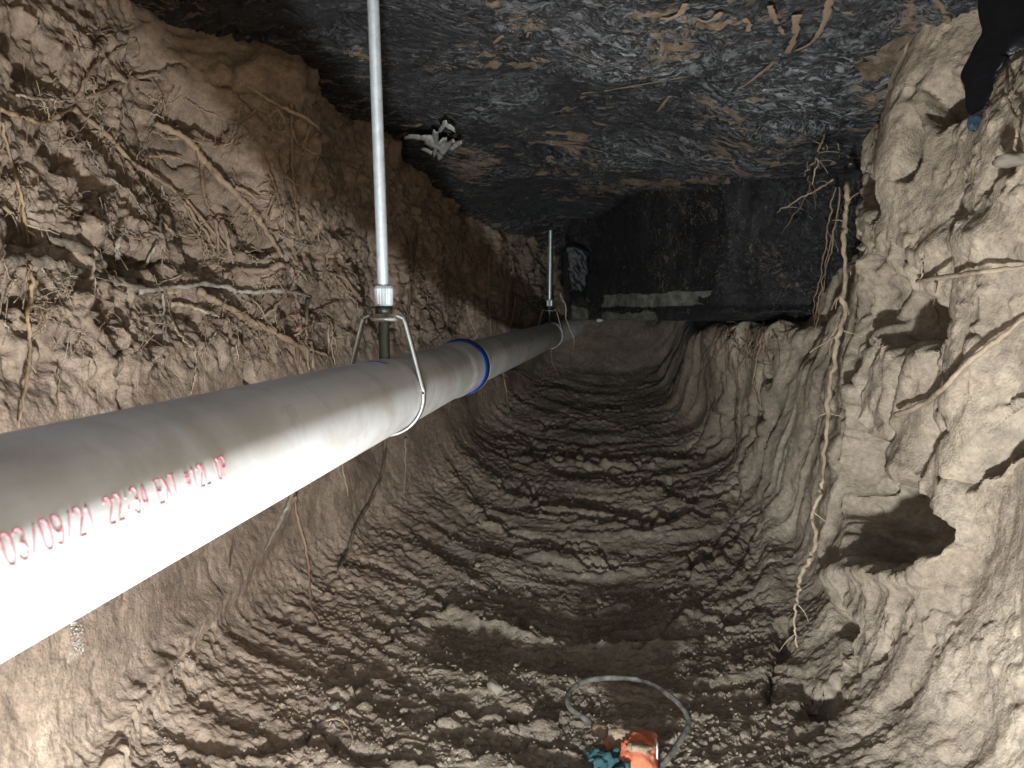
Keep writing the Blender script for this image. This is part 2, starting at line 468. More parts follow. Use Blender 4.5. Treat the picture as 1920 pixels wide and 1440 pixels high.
def hermite_stations(y, STY, PROF):
    """smooth, non-overshooting interpolation of the profile table along Y"""
    d = np.diff(PROF, axis=0) / np.diff(STY)[:, None, None]
    sl = np.zeros_like(PROF)
    a, b = d[:-1], d[1:]
    same = (a * b) > 0
    sl[1:-1] = np.where(same, 2 * a * b / np.where(np.abs(a + b) < 1e-9, 1, a + b), 0)
    sl[0], sl[-1] = d[0], d[-1]
    i = np.clip(np.searchsorted(STY, y, side='right') - 1, 0, len(STY) - 2)
    h = (STY[i + 1] - STY[i])[:, None, None]
    t = ((y - STY[i])[:, None, None]) / h
    p0, p1, m0, m1 = PROF[i], PROF[i + 1], sl[i] * h, sl[i + 1] * h
    return p0 * (2 * t**3 - 3 * t**2 + 1) + m0 * (t**3 - 2 * t**2 + t) + p1 * (-2 * t**3 + 3 * t**2) + m1 * (t**3 - t**2)

Ys = np.concatenate([np.linspace(-0.5, 0.25, 30, endpoint=False), np.exp(np.linspace(math.log(0.25), math.log(4.0), 1200))])
PER = 84
C = np.concatenate([hermite_stations(Ys, STY_L, PROF[:, :6]), hermite_stations(Ys, STY_R, PROF[:, 6:])], 1)                                  # (Nv, 11, 2)
Cp = np.concatenate([2 * C[:, :1] - C[:, 1:2], C, 2 * C[:, -1:] - C[:, -2:-1]], 1)
cols, U = [], []
for s in range(KN - 1):
    p0, p1, p2, p3 = (Cp[:, s + k] for k in range(4))
    for t in np.linspace(0, 1, PER, endpoint=(s == KN - 2)):
        cols.append((p0 * (1 - t)**3 * 0 + 0.5 * (2 * p1 + (p2 - p0) * t + (2 * p0 - 5 * p1 + 4 * p2 - p3) * t**2 + (3 * p1 - p0 - 3 * p2 + p3) * t**3)))
        U.append(s + t)
U = np.array(U)
Q = np.stack(cols, 1)                                     # (Nv, Nu, 2)
G = np.zeros(Q.shape[:2] + (3,))
G[..., 0], G[..., 2] = Q[..., 0], Q[..., 1]
G[..., 1] = Ys[:, None]
UU = np.broadcast_to(U[None], G.shape[:2])

def clods(a, b, cell, dens, seed):
    """round clods scattered over a surface with coordinates a, b; metres"""
    ai, bi = np.floor(a / cell), np.floor(b / cell)
    z0 = np.zeros_like(ai)
    h = np.zeros_like(a)
    for dx in (-1, 0, 1):
        for dy in (-1, 0, 1):
            ci, cj = ai + dx, bi + dy
            r1, r2 = _hash(ci, cj, z0, seed), _hash(ci, cj, z0, seed + 1)
            r3, r4 = _hash(ci, cj, z0, seed + 2) * .5 + .5, _hash(ci, cj, z0, seed + 3)
            da, db = a - (ci + .5 + .4 * r1) * cell, b - (cj + .5 + .4 * r2) * cell
            ca, sa = np.cos(r4 * 3.1), np.sin(r4 * 3.1)
            u_, v_ = da * ca + db * sa, (-da * sa + db * ca) * (1.2 + .5 * r2)
            rr = cell * (.22 + .36 * ((r3 / np.maximum(dens, 1e-3)) % 1.0))
            q = 1 - (u_ * u_ + v_ * v_) / (rr * rr)
            h = np.maximum(h, np.where((q > 0) & (r3 < dens), np.sqrt(np.maximum(q, 0)) * rr * .75, 0))
    return h

def grid_normals(P):
    n = np.cross(np.gradient(P, axis=1), np.gradient(P, axis=0))
    n /= np.linalg.norm(n, axis=2)[..., None] + 1e-12
    return n                                             # checked below: points into the tunnel

def displace(P, h):
    n = grid_normals(P)
    c = np.array([0.05, 0, 0.0])
    sgn = np.sign(np.median((n * (np.stack([c[0] - P[..., 0], 0 * P[..., 0], c[2] - P[..., 2]], -1))).sum(-1)))
    return P + n * sgn * h[..., None]                    # positive h swells into the tunnel

leftw = 1 - sstep(3.2, 4.2, UU)                          # 1 on the left wall
rightw = sstep(5.7, 6.6, UU)
floorw = np.clip(1 - leftw - rightw, 0, 1)
X, Y, Z = G[..., 0], G[..., 1], G[..., 2]
rough_left = leftw * sstep(-0.16, -0.02, Z + 0.05 * fbm(X * 3, Y * 3, Z * 3, 91, 2))
farw = sstep(2.7, 3.1, Y)

# --- large shapes
h = 0.035 * fbm(X * 2.2, Y * 2.2, Z * 2.2, 1, 2) * (leftw * 0.8 + rightw * 0.8 + floorw * 0.35)
h += 0.030 * fbm(X * 6, Y * 6, Z * 6, 5, 2) * (rough_left * 1.0 + rightw * 0.45)
arc = Y - 0.55 * np.clip(X - 0.0, -0.5, 0.6)**2 * 1.2 + 0.05 * fbm(X * 3, Y * 3, Z, 11, 2)
h += floorw * (1 - 0.5 * farw) * ((0.004 + 0.012 * np.clip(.5 + .7 * fbm(X * 2.6, Y * 2.6, 0 * X, 19, 2), 0, 1.2)) * ridged(X * 2.6, arc * 7.0, 0 * X, 13, 2) + 0.0045 * ridged(X * 3.2, arc * 15.0, 0 * X, 15, 2) + 0.003 * ridged(X * 5, arc * 21.0, 0 * X, 17, 2))
G = displace(G, h)

# --- sculpted hollows and ridges, found on the surface where the photograph shows them
PX, PY, PZ = project(G.reshape(-1, 3))
PX, PY = PX.reshape(G.shape[:2]), PY.reshape(G.shape[:2])
WOB = 15 * fbm(G[..., 0] * 14, G[..., 1] * 14, G[..., 2] * 14, 31, 3)
WOB2 = 15 * fbm(G[..., 0] * 14, G[..., 1] * 14, G[..., 2] * 14, 37, 3)
front = (G[..., 1] > 0.3)

def seg_dist(px, py, a, b):
    ax, ay = a; bx, by = b
    dx, dy = bx - ax, by - ay
    t = np.clip(((px - ax) * dx + (py - ay) * dy) / (dx * dx + dy * dy + 1e-9), 0, 1)
    return np.hypot(px - ax - t * dx, py - ay - t * dy)

def region_mask(pts, pad):
    xs, ys = [p[0] for p in pts], [p[1] for p in pts]
    return front & (PX > min(xs) - pad) & (PX < max(xs) + pad) & (PY > min(ys) - pad) & (PY < max(ys) + pad)

H = np.zeros(G.shape[:2])
def hollow(poly, depth, sharp=8, soft=50, side=None, wob=1.0):
    LD = {'R': (-.55, -.83), 'L': (.45, -.9)}.get(side, (0, -1))
    """dent of polygon outline; its lower edges are sharp rims (the lamp is low), its upper edges ease back"""
    m = region_mask(poly, 30)
    if side == 'L': m &= UU < 4.3
    if side == 'R': m &= UU > 5.6
    if not m.any(): return
    px, py = PX[m] + wob * WOB[m], PY[m] + wob * WOB2[m]
    n = len(poly)
    inside = np.zeros(px.shape, bool)
    best = np.full(px.shape, 1e9)
    for i in range(n):
        a, b = poly[i], poly[(i + 1) % n]
        cond = ((a[1] > py) != (b[1] > py))
        xc = (b[0] - a[0]) * (py - a[1]) / ((b[1] - a[1]) if abs(b[1] - a[1]) > 1e-9 else 1e-9) + a[0]
        inside ^= cond & (px < xc)
    cx, cy = np.mean([p[0] for p in poly]), np.mean([p[1] for p in poly])
    for i in range(n):
        a, b = poly[i], poly[(i + 1) % n]
        mx, my = (a[0] + b[0]) / 2 - cx, (a[1] + b[1]) / 2 - cy
        nx, ny = (b[1] - a[1]), -(b[0] - a[0])
        if nx * mx + ny * my < 0: nx, ny = -nx, -ny
        ln = math.hypot(nx, ny) + 1e-9
        dn = -(nx * LD[0] + ny * LD[1]) / ln             # +1: the edge nearest the lamp
        wd = sharp + (soft - sharp) * (0.5 - 0.5 * max(-1, min(1, dn * 1.8 + 0.35)))
        best = np.minimum(best, seg_dist(px, py, a, b) / wd)
    t = np.where(inside, np.clip(best, 0, 1), 0)
    H[m] -= depth * t * t * (3 - 2 * t)

def stroke(pts, width, height, side=None, wob=0.6):
    m = region_mask(pts, width * 2.5)
    if side == 'L': m &= UU < 4.3
    if side == 'R': m &= UU > 5.6
    if side == 'F': m &= (UU > 3.8) & (UU < 6.4)
    if not m.any(): return
    px, py = PX[m] + wob * WOB[m], PY[m] + wob * WOB2[m]
    d = np.full(px.shape, 1e9)
    for a, b in zip(pts[:-1], pts[1:]):
        d = np.minimum(d, seg_dist(px, py, a, b))
    H[m] += height * np.exp(-(d / width)**2)

# right wall: hollows left by the spade
hollow([(1565, 1075), (1600, 760), (1615, 725), (1690, 880), (1800, 985), (1790, 1030), (1730, 1075), (1650, 1060)], 0.19, 24, 26, 'R')
hollow([(1600, 640), (1612, 470), (1660, 470), (1700, 500), (1760, 545), (1820, 590), (1800, 650), (1740, 650), (1690, 680), (1640, 640)], 0.095, 22, 60, 'R')
hollow([(1735, 205), (1730, 160), (1790, 120), (1822, 150), (1815, 215), (1760, 250)], 0.085, 13, 40, 'R')
hollow([(1665, 340), (1680, 250), (1710, 190), (1740, 250), (1745, 300), (1700, 345)], 0.085, 13, 40, 'R')
hollow([(1625, 420), (1600, 370), (1612, 300), (1640, 340), (1650, 410)], 0.08, 11, 30, 'R')
hollow([(1830, 370), (1840, 320), (1880, 280), (1900, 300), (1860, 370)], 0.045, 10, 30, 'R')
hollow([(1760, 900), (1800, 850), (1870, 760), (1905, 770), (1880, 850), (1810, 930)], 0.06, 11, 40, 'R')
hollow([(1690, 915), (1720, 830), (1780, 760), (1800, 800), (1750, 900)], 0.05, 11, 40, 'R')
hollow([(1760, 420), (1775, 380), (1805, 350), (1795, 400)], 0.03, 8, 20, 'R')
hollow([(1690, 480), (1680, 450), (1730, 440), (1735, 480), (1715, 505)], .05, 10, 25, 'R')
hollow([(1588, 720), (1586, 560), (1600, 400), (1640, 470), (1650, 560), (1625, 640), (1612, 730)], .06, 16, 24, 'R')
hollow([(1560, 1180), (1560, 1130), (1590, 1110), (1600, 1180), (1590, 1230)], 0.055, 10, 30, 'R')
hollow([(1625, 1250), (1650, 1180), (1690, 1160), (1675, 1240)], 0.045, 10, 30, 'R')
hollow([(1480, 1350), (1500, 1280), (1560, 1265), (1590, 1320), (1560, 1360)], 0.07, 11, 40, 'R')
hollow([(1440, 1220), (1450, 1160), (1490, 1130), (1480, 1230), (1440, 1330), (1420, 1320)], 0.03, 6, 25)
hollow([(1395, 850), (1400, 780), (1440, 650), (1462, 660), (1455, 760), (1440, 840)], 0.08, 13, 25, 'R')
# right wall: vertical fluting and ridges
for (x0, y0, x1, y1, wd, hh) in ((1612, 660, 1590, 860, 9, .014), (1655, 650, 1640, 780, 9, .014), (1680, 660, 1660, 780, 8, .012), (1745, 640, 1690, 800, 12, .016),
                                  (1790, 640, 1760, 780, 8, .012), (1835, 650, 1800, 760, 10, .013), (1600, 1110, 1580, 1240, 8, .01), (1640, 1100, 1625, 1180, 7, .01),
                                  (1570, 840, 1545, 1040, 14, .022), (1465, 640, 1450, 1100, 26, .03), (1525, 700, 1500, 980, 18, .02), (1690, 1110, 1680, 1180, 10, .01)):
    stroke([(x0, y0), (x1, y1)], wd, hh, 'R')
stroke([(1600, 715), (1640, 800), (1700, 900), (1800, 995)], 14, .014, 'R')
stroke([(1700, 480), (1760, 470), (1850, 440)], 30, .02, 'R')
stroke([(1560, 1090), (1650, 1085), (1740, 1095), (1800, 1030)], 16, .035, 'R')
for (x0, y0, x1, y1, wd, hh) in ((1700, 680, 1670, 850, 5, -.016), (1770, 660, 1735, 850, 6, -.018), (1630, 640, 1615, 760, 5, -.018), (1800, 640, 1775, 760, 5, -.014)):
    stroke([(x0, y0), (x1, y1)], wd, hh, 'R')
# left wall: caves and cracks among the roots
for poly, dp in (([(190, 520), (170, 430), (130, 400), (160, 380), (240, 420), (330, 470), (320, 515)], .05), ([(0, 480), (0, 380), (60, 390), (110, 430), (70, 470)], .05),
                 ([(410, 410), (415, 355), (470, 370), (520, 420), (540, 450), (480, 480), (440, 450)], .06), ([(340, 240), (350, 205), (400, 205), (430, 235), (400, 260)], .04),
                 ([(130, 345), (80, 300), (130, 290), (200, 330), (240, 370), (190, 380)], .03), ([(300, 300), (280, 270), (340, 290), (380, 310), (340, 330)], .03),
                 ([(380, 590), (350, 610), (320, 600), (330, 570), (390, 560)], .03), ([(560, 600), (550, 470), (600, 450), (610, 560)], .025),
                 ([(10, 580), (0, 520), (50, 530), (110, 560), (60, 580)], .035), ([(620, 510), (630, 480), (660, 490), (655, 520)], .03)):
    hollow(poly, dp, 6, 40, 'L')
for pts, wd, hh in (([(185, 60), (185, 110), (170, 145)], 5, -.02), ([(468, 610), (470, 720)], 6, -.03), ([(232, 620), (230, 765)], 6, -.025), ([(120, 560), (175, 645), (205, 720)], 9, .016),
                    ([(540, 930), (500, 1000), (400, 1130), (330, 1200), (240, 1330), (200, 1440)], 22, .022), ([(265, 130), (340, 120), (450, 180), (520, 250)], 5, -.012),
                    ([(620, 880), (600, 1000), (610, 1100)], 25, -.012), ([(690, 900), (780, 920), (830, 980)], 40, .012), ([(860, 760), (880, 860), (860, 950)], 20, .014),
                    ([(400, 160), (430, 165), (520, 180)], 4, -.014), ([(240, 1320), (330, 1240), (400, 1180)], 6, -.006)):
    stroke(pts, wd, hh, 'L')
# floor: scrape marks with deep shadows behind them
for pts, wd, hh in (([(780, 1150), (830, 1125), (930, 1145), (1000, 1165)], 9, -.022), ([(790, 1345), (870, 1315), (940, 1335), (1020, 1345)], 9, -.02), ([(640, 1270), (690, 1280), (740, 1265)], 7, -.018),
                    ([(680, 1195), (730, 1185), (770, 1190)], 5, -.014), ([(930, 900), (1000, 940), (1100, 965), (1200, 980), (1310, 965)], 8, -.02), ([(900, 960), (980, 1000), (1100, 1060), (1200, 1060)], 7, -.018),
                    ([(960, 820), (1060, 860), (1170, 880), (1290, 860)], 6, -.02), ([(1250, 920), (1350, 930), (1400, 870)], 7, -.02), ([(1290, 1050), (1370, 1010), (1400, 940)], 9, -.022),
                    ([(1020, 790), (1100, 770), (1200, 800), (1260, 790)], 4, -.012), ([(980, 1030), (1080, 1025), (1180, 1060)], 5, -.014), ([(1200, 1200), (1300, 1150), (1400, 1160)], 6, -.016),
                    ([(900, 1420), (1000, 1400), (1080, 1420)], 8, -.016), ([(600, 1400), (700, 1430), (790, 1440)], 7, -.014), ([(430, 1430), (520, 1400), (600, 1390)], 7, -.012), ([(940, 770), (1010, 730), (1050, 700)], 4, -.01)):
    stroke(pts, wd, hh, None, 1.6)
    stroke([(x, y + wd * 2.2) for x, y in pts], wd * 1.3, -hh * 0.55, None, 1.6)
for pts in ([(1370, 640), (1390, 760), (1330, 860), (1230, 900)], [(1350, 640), (1370, 740), (1310, 840)], [(1410, 860), (1380, 980), (1300, 1080)], [(1430, 980), (1390, 1080), (1280, 1160)]):
    stroke(pts, 7, .012, None)
    stroke([(x - 14, y + 4) for x, y in pts], 6, -.012, None)
G = displace(G, H)

# --- clods, crumbs and grain
X, Y, Z = G[..., 0], G[..., 1], G[..., 2]
patch = 0.5 + 0.5 * fbm(X * 4, Y * 4, Z * 4, 61, 2)
patch = np.clip(patch, 0, 1.2)
WX = X + .02 * fbm(X * 9, Y * 9, Z * 9, 83, 2); WZ = Z + .02 * fbm(X * 9, Y * 9, Z * 9, 85, 2)
crumb = 0.5 * np.abs(fbm(WX * 17, Y * 17, WZ * 17, 41, 2)) + 0.45 * fbm(WX * 12, Y * 12, WZ * 12, 43, 3) - 0.15
crumb2 = 0.6 * np.abs(fbm(WX * 52, Y * 52, WZ * 52, 45, 2)) + .4 * fbm(WX * 40, Y * 40, WZ * 40, 46, 3) - 0.2
grain = fbm(X * 110, Y * 110, Z * 110, 49, 2)
cr = -0.0 + ridged(X * 11, Y * 11, Z * 11, 71, 2)
d = crumb * (0.030 * rough_left + 0.007 * floorw * (1 - farw * .7) * patch + 0.010 * rightw * patch)
pits = sstep(.18, .62, fbm(WX * 26, Y * 26, WZ * 26, 93, 3)) * sstep(.45, .8, patch)
d -= 0.009 * pits * (rightw + .6 * leftw * (1 - rough_left) * .5 + rough_left * 1.2)
d += crumb2 * (0.012 * rough_left * patch + 0.006 * floorw * (1 - farw * .7) * patch + 0.0045 * rightw * patch + 0.002 * leftw)
d += grain * (0.0028 * rough_left + 0.0032 * floorw + 0.0008 * rightw + 0.0004)
d -= 0.012 * np.clip(cr - 0.95, 0, 1) * (rough_left * 1.5 + 0.5 * leftw + 0.4 * rightw)
sa, sb = slice(int(3.6 * PER), int(6.7 * PER)), (Ys > .4)
fx, fy_, fz_ = X[sb, sa], Y[sb, sa], Z[sb, sa]
fx = fx + .004 * fbm(fx * 60, fy_ * 60, fz_ * 60, 201, 2); fy_ = fy_ + .004 * fbm(fx * 60, fy_ * 60, fz_ * 60, 203, 2)
fp = np.clip(.5 + 1.0 * fbm(fx * 5, fy_ * 5, 0 * fx, 207, 2), 0.08, 1) * (1 - .8 * farw[sb, sa])
add = clods(fx, fy_, .055, .05 * fp, 211) * .5 + clods(fx, fy_, .024, .18 * fp, 221) * .65 + clods(fx, fy_, .013, .6 * fp, 231) * .65 + clods(fx, fy_, .008, .7 * fp, 235)
d[np.ix_(np.where(sb)[0], np.arange(sa.start, sa.stop))] += add * floorw[sb, sa]
for sl, wt, k in ((slice(0, int(4.3 * PER)), rough_left, 1.0), (slice(int(5.7 * PER), len(U)), rightw, .15)):
    fy_, fz_ = Y[sb, sl], Z[sb, sl]
    fy_ = fy_ + .005 * fbm(fy_ * 50, fz_ * 50, 0 * fy_, 241, 2); fz_ = fz_ + .005 * fbm(fy_ * 50, fz_ * 50, 0 * fy_, 243, 2)
    fp = np.clip(.35 + 1.3 * fbm(fy_ * 4.5, fz_ * 4.5, 0 * fy_, 247, 2), 0.02, 1)
    fp = fp * (.55 if k < .5 else 1.0)
    add = clods(fy_, fz_, .05, .3 * fp, 251) * k + clods(fy_, fz_, .026, .5 * fp, 261) + clods(fy_, fz_, .014, .7 * fp, 271)
    d[np.ix_(np.where(sb)[0], np.arange(sl.start, sl.stop))] += add * wt[sb, sl] * (.8 if k > .5 else .6)
# smooth spade-cut flutes running down the right wall
flute = vnoise(Y * 17 + 2 * vnoise(Y * 4, Z * 2, 0 * Y, 5), Z * 2.0, 0 * Y, 77)
fl2 = ridged(Y * 9 + .6 * vnoise(Y * 3, Z * 3, 0 * Y, 6), Z * .9, 0 * Y, 79, 2)
d += 0.016 * (fl2 - .5) * rightw * sstep(.25, .0, Z) * sstep(.9, 1.15, Y)
d += 0.012 * flute * rightw * sstep(2.2, 1.4, Y) + 0.016 * flute * rightw * sstep(1.6, 2.0, Y)
G = displace(G, d)

# depth of the earth per photo pixel, for setting roots and clods on it
PX, PY, PZ = project(G.reshape(-1, 3))
DW, DH = 640, 480
zb = np.full((DH, DW), 1e9)
ok = (PZ > 0.3) & (PX >= 0) & (PX < 1920) & (PY >= 0) & (PY < 1440)
np.minimum.at(zb, ((PY[ok] / 3).astype(int), (PX[ok] / 3).astype(int)), PZ[ok])
for _ in range(500):
    bad = zb > 1e8
    if not bad.any(): break
    pad = np.pad(zb, 1, mode='edge')
    nb = np.min([pad[:-2, 1:-1], pad[2:, 1:-1], pad[1:-1, :-2], pad[1:-1, 2:]], axis=0)
    zb = np.where(bad, nb, zb)

def surf(px, py, lift=0.0):
    i, j = int(min(max(py / 3, 1), DH - 2)), int(min(max(px / 3, 1), DW - 2))
    t = float(np.median(zb[i - 1:i + 2, j - 1:j + 2]))
    d = ray(px, py)
    return d * (t - lift / np.linalg.norm(d)), t

u0, u1 = 4 * PER - PER // 4, 6 * PER + PER // 4
o = grid_mesh("earth_wall", G[:, :u0 + 1], M['soil'])
tag(o, "root-filled reddish brown earth wall on the left behind the white pipe", "earth wall", kind="structure")
o = grid_mesh("ground", G[:, u0:u1 + 1], M['soil'])
tag(o, "rough scraped earth floor of the trench rising to its far end", "trench floor", kind="structure")
o = grid_mesh("earth_wall", G[:, u1:], M['soil'])
tag(o, "brightly lit pale earth wall on the right with spade-cut hollows", "earth wall", kind="structure")
#@@CEIL
# ------------------------------------------------------------------ slab underside: crumpled black sheet
def ceil_h(X, Y):
    z = 0.635 - 0.080 * Y - 0.12 * np.minimum(X, 0) - 0.03 * np.maximum(X, 0)
    z = z + 0.035 * fbm(X * 1.7 + 3, Y * 1.7, 0 * X, 101, 2)
    z = z - 0.05 * np.exp(-((X - 0.1) / 0.35)**2 - ((Y - 1.45) / 0.3)**2)
    z = z - 0.03 * np.exp(-((X - 0.45) / 0.28)**2 - ((Y - 2.0) / 0.25)**2)
    z = z + 0.03 * np.exp(-((X + 0.15) / 0.3)**2 - ((Y - 2.6) / 0.35)**2)
    z = z - 0.06 * sstep(1.62, 1.74, Y + .12 * X + .04 * fbm(X * 5, Y * 2, 0 * X, 107, 2)) * sstep(2.3, 1.8, Y) * sstep(.15, .4, X)
    z = z - 0.04 * sstep(1.98, 2.08, Y + .25 * X + .06 * fbm(X * 4, Y * 2, 0 * X, 109, 2)) * sstep(2.4, 2.15, Y) * sstep(-.2, .1, X)
    z = z - 0.09 * sstep(2.2, 3.0, Y) * sstep(-.15, -.45, X)
    return z
cy = np.concatenate([np.linspace(-0.5, 0.85, 20, endpoint=False), np.exp(np.linspace(math.log(0.85), math.log(4.05), 1150))])
cx = np.linspace(-1.25, 1.2, 860)
CX, CY = np.meshgrid(cx, cy)
wx = 0.10 * fbm(CX * 3, CY * 3, 0 * CX, 111, 3)
wy = 0.07 * fbm(CX * 3 + 9, CY * 3, 0 * CX, 115, 3)
cz = ceil_h(CX, CY)
sX, sY = CX + wx, CY + wy
amp = 0.5 + 0.7 * np.clip(0.5 + fbm(CX * 3.5, CY * 3.5, 0 * CX, 121, 2), 0, 1.4)
cz = cz + amp * (0.010 * ridged(sX * 4.5, sY * 14, 0 * CX, 123, 2) + 0.0050 * ridged(sX * 14, sY * 44, 0 * CX, 127, 2) + 0.0022 * fbm(sX * 40, sY * 110, 0 * CX, 131, 2))
def saw(t):
    f_ = t - np.floor(t)
    return np.where(f_ < .12, f_ / .12, 1 - (f_ - .12) / .88)
fold_w = np.clip(.25 + 1.1 * fbm(CX * 2.6 + 4, CY * 3.4, 0 * CX, 171, 2), 0, 1.2)
ph = CY * 17 + 3.2 * fbm(CX * 3.2, CY * 4.5, 0 * CX, 173, 3)
ph2 = CY * 44 + 6.5 * fbm(CX * 5.5, CY * 8, 0 * CX, 177, 3)
cz = cz - 0.013 * fold_w * saw(ph) * np.clip(.6 + fbm(CX * 6, CY * 9, 0 * CX, 181, 2), 0, 1.3) - 0.0055 * (.35 + fold_w) * saw(ph2) * np.clip(.5 + fbm(CX * 11, CY * 16, 0 * CX, 183, 2), 0, 1.3)
CG = np.stack([CX, CY, cz], -1)
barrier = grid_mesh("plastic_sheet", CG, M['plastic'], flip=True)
tag(barrier, "crumpled mud-streaked black plastic sheet under the slab forming the tunnel roof", "plastic sheet", kind="structure")

def ceil_pt(px, py, lift=0.0):
    d = ray(px, py)
    ts = np.linspace(0.6, 4.5, 400)
    f_ = ts * d[2] - ceil_h(ts * d[0], ts * d[1])
    k_ = np.argmax(f_ > 0) if (f_ > 0).any() else len(ts) - 1
    t = ts[k_]
    p = d * t
    return np.array([p[0], p[1], p[2] - lift])

# ------------------------------------------------------------------ grade beam across the far end
bx = np.linspace(-0.42, 1.15, 420)
def face_y(x): return np.interp(x, [-.42, -.17, -.13, -.02, .15, .4, .75, 1.15], [3.98, 3.92, 3.36, 3.25, 2.85, 2.50, 2.30, 2.12])
BOT = -0.018
prof = []                                                # (offset behind the face, z) going down, round the arris and back underneath
for z in np.linspace(0.52, 0.02, 150): prof.append((0.0 + 0.10 * sstep(0.30, 0.0, z) - 0.10 * sstep(0.30, 0.52, z), z))
for a in np.linspace(0, math.pi / 2, 24): prof.append((0.10 + 0.038 * (1 - math.cos(a)), 0.02 - 0.038 * math.sin(a)))
for k in np.linspace(0.05, 1, 20): prof.append((0.138 + 0.5 * k, BOT - 0.0))
prof = np.array(prof)
BXg, _ = np.meshgrid(bx, prof[:, 0])
fy = face_y(bx)
fy = np.convolve(np.pad(fy, 5, mode='edge'), np.ones(11) / 11, 'valid')
lean_k = np.where(prof[:, :1] < 0, prof[:, :1] * sstep(-.05, .15, BXg), prof[:, :1])
BG = np.stack([BXg, fy[None] + lean_k, np.broadcast_to(prof[:, 1:2], BXg.shape)], -1)
gx, gz = BG[..., 0], BG[..., 2]
folds = 0.020 * fbm(gx * 13 + 0.6 * fbm(gx * 3, gz * 3, 0 * gx, 7, 2), gz * 2.2, 0 * gx, 141, 3) + 0.004 * ridged(gx * 22, gz * 30, 0 * gx, 145, 2) + 0.002 * fbm(gx * 70, gz * 60, 0 * gx, 149, 2)
BG[..., 1] -= folds * 1.0
BG[..., 2] += 0.004 * fbm(gx * 9, BG[..., 1] * 9, 0 * gx, 151, 3)
# soft roll of sheet below the bare strip
roll = np.exp(-((gz - 0.012) / 0.016)**2) * sstep(-.02, .05, gx)
BG[..., 1] -= 0.018 * roll
n1 = fbm(gx * 22, gz * 22, 0 * gx, 161, 3)
n2 = fbm(gx * 40, gz * 40, 0 * gx, 163, 3)
rowi = np.broadcast_to(np.arange(len(prof))[:, None], gx.shape)
strip = (gz > 0.034 + 0.006 * n1) & (gz < 0.085 + 0.004 * n1) & (gx > 0.02 + 0.01 * n1) & (gx < 0.375 + 0.03 * n2 - (gz - .05) * .4)
patchm = (rowi > 148) & (gx > 0.015) & (gx < 0.22 + 0.02 * n2) & (rowi < 190) & ((gz < 0.014 + 0.010 * n2) | (rowi > 165))
corner = (rowi > 138) & (gx < -0.035 + 0.02 * n1) & (gx > -0.125) & (gz < 0.03 - (gx + .04) * .25)
conc = strip | patchm | corner
BG[..., 1] += np.where(conc, 0.006, 0) + np.where(conc & (rowi > 140), 0.004 * n2, 0)
cm = conc[:-1, :-1] & conc[1:, 1:]
beam = bpy.data.objects.new("grade_beam", None)
beam.location = (0.2, 3.2, BOT)
link(beam)
tag(beam, "concrete grade beam wrapped in black plastic across the far end of the trench", "concrete beam")
off = np.array([0.2, 3.2, BOT])
grid_mesh("plastic_wrap", BG - off, M['plastic_beam'], beam, ~cm, flip=True)
grid_mesh("bare_concrete", BG - off, M['concrete'], beam, cm, flip=True)
fg = []
for i in range(40):
    a = i / 39
    row = []
    for k in range(34):
        b = k / 33
        rag = .010 * fbm(np.array([b * 6.0]), np.array([round(a) * 3.0]), np.array([.7]), 175, 2)[0]
        x_, z_ = -0.148 + 0.035 * b + (0.118 - 0.062 * b**1.5) * a + rag * abs(2 * a - 1), 0.285 - 0.20 * b + .022 * math.sin(3.0 * a + .6) * (1 - b)
        f1 = fbm(np.array([a * 2.2 + b * 1.1]), np.array([b * 7.5 - a * 2.0]), np.array([.2]), 171, 3)[0]
        y_ = 3.235 + 0.030 * (.27 - z_) / .19 + 0.006 * f1 + .9 * max(0, abs(2 * a - 1) - .8)**2 + .9 * max(0, abs(2 * b - 1) - .8)**2
        row.append((x_ + .006 * f1, y_, z_))
    fg.append(row)
grid_mesh("plastic_fold", np.array(fg) - off, M['gloss'], beam, flip=True)
#@@PIPE
# ------------------------------------------------------------------ drain pipe
def sect_angle(px, py):
    d = ray(px, py)
    return math.atan2(d[2], d[0])
angs_t = [sect_angle(0, 814), sect_angle(467, 720)]
angs_b = [sect_angle(0, 1247), sect_angle(467, 973), sect_angle(730, 817)]
R_P = 0.057
def wrap(a): return a % (2 * math.pi)
at_ = np.mean([wrap(a) for a in angs_t]); ab_ = np.mean([wrap(a) for a in angs_b])
mid, half = (at_ + ab_) / 2, abs(ab_ - at_) / 2
dist = R_P / math.sin(half)
PXC, PZC = dist * math.cos(mid), dist * math.sin(mid)
def axis_y_at_px(px):                                    # where a straight pipe along +Y shows its axis at that pixel column
    lo_, hi_ = 0.2, 8.0
    for _ in range(60):
        m_ = (lo_ + hi_) / 2
        x_, _, _ = project(np.array([[PXC, m_, PZC]]))
        if x_[0] < px: lo_ = m_
        else: hi_ = m_
    return lo_
Y_BELL = axis_y_at_px(868)
Y_HANG = axis_y_at_px(722)
dirB = ray(1208, 566); dirB = dirB / dirB[1]
Y_FAR = Y_BELL
for _ in range(400):
    Y_FAR += 0.005
    pB = np.array([PXC, Y_BELL, PZC]) + dirB * (Y_FAR - Y_BELL)
    if project(pB[None])[0][0] > 1030: break
Y_END = 3.95
pA0, pA1 = np.array([PXC, -1.6, PZC]), np.array([PXC, Y_BELL, PZC])
Y_HUB = Y_FAR + 0.10
pB1 = pA1 + dirB * (Y_HUB - Y_BELL)
dirC = np.array([0.30, 1.0, 0.10])
pC1 = pB1 + dirC * 0.75
print("PIPE", PXC, PZC, "hang", Y_HANG, "bell", Y_BELL, "far", Y_FAR)
pipe = bpy.data.objects.new("drain_pipe", None)
pipe.location = (PXC, Y_HANG, PZC)
link(pipe)
tag(pipe, "white plastic drain pipe hung along the left side of the trench", "pipe")
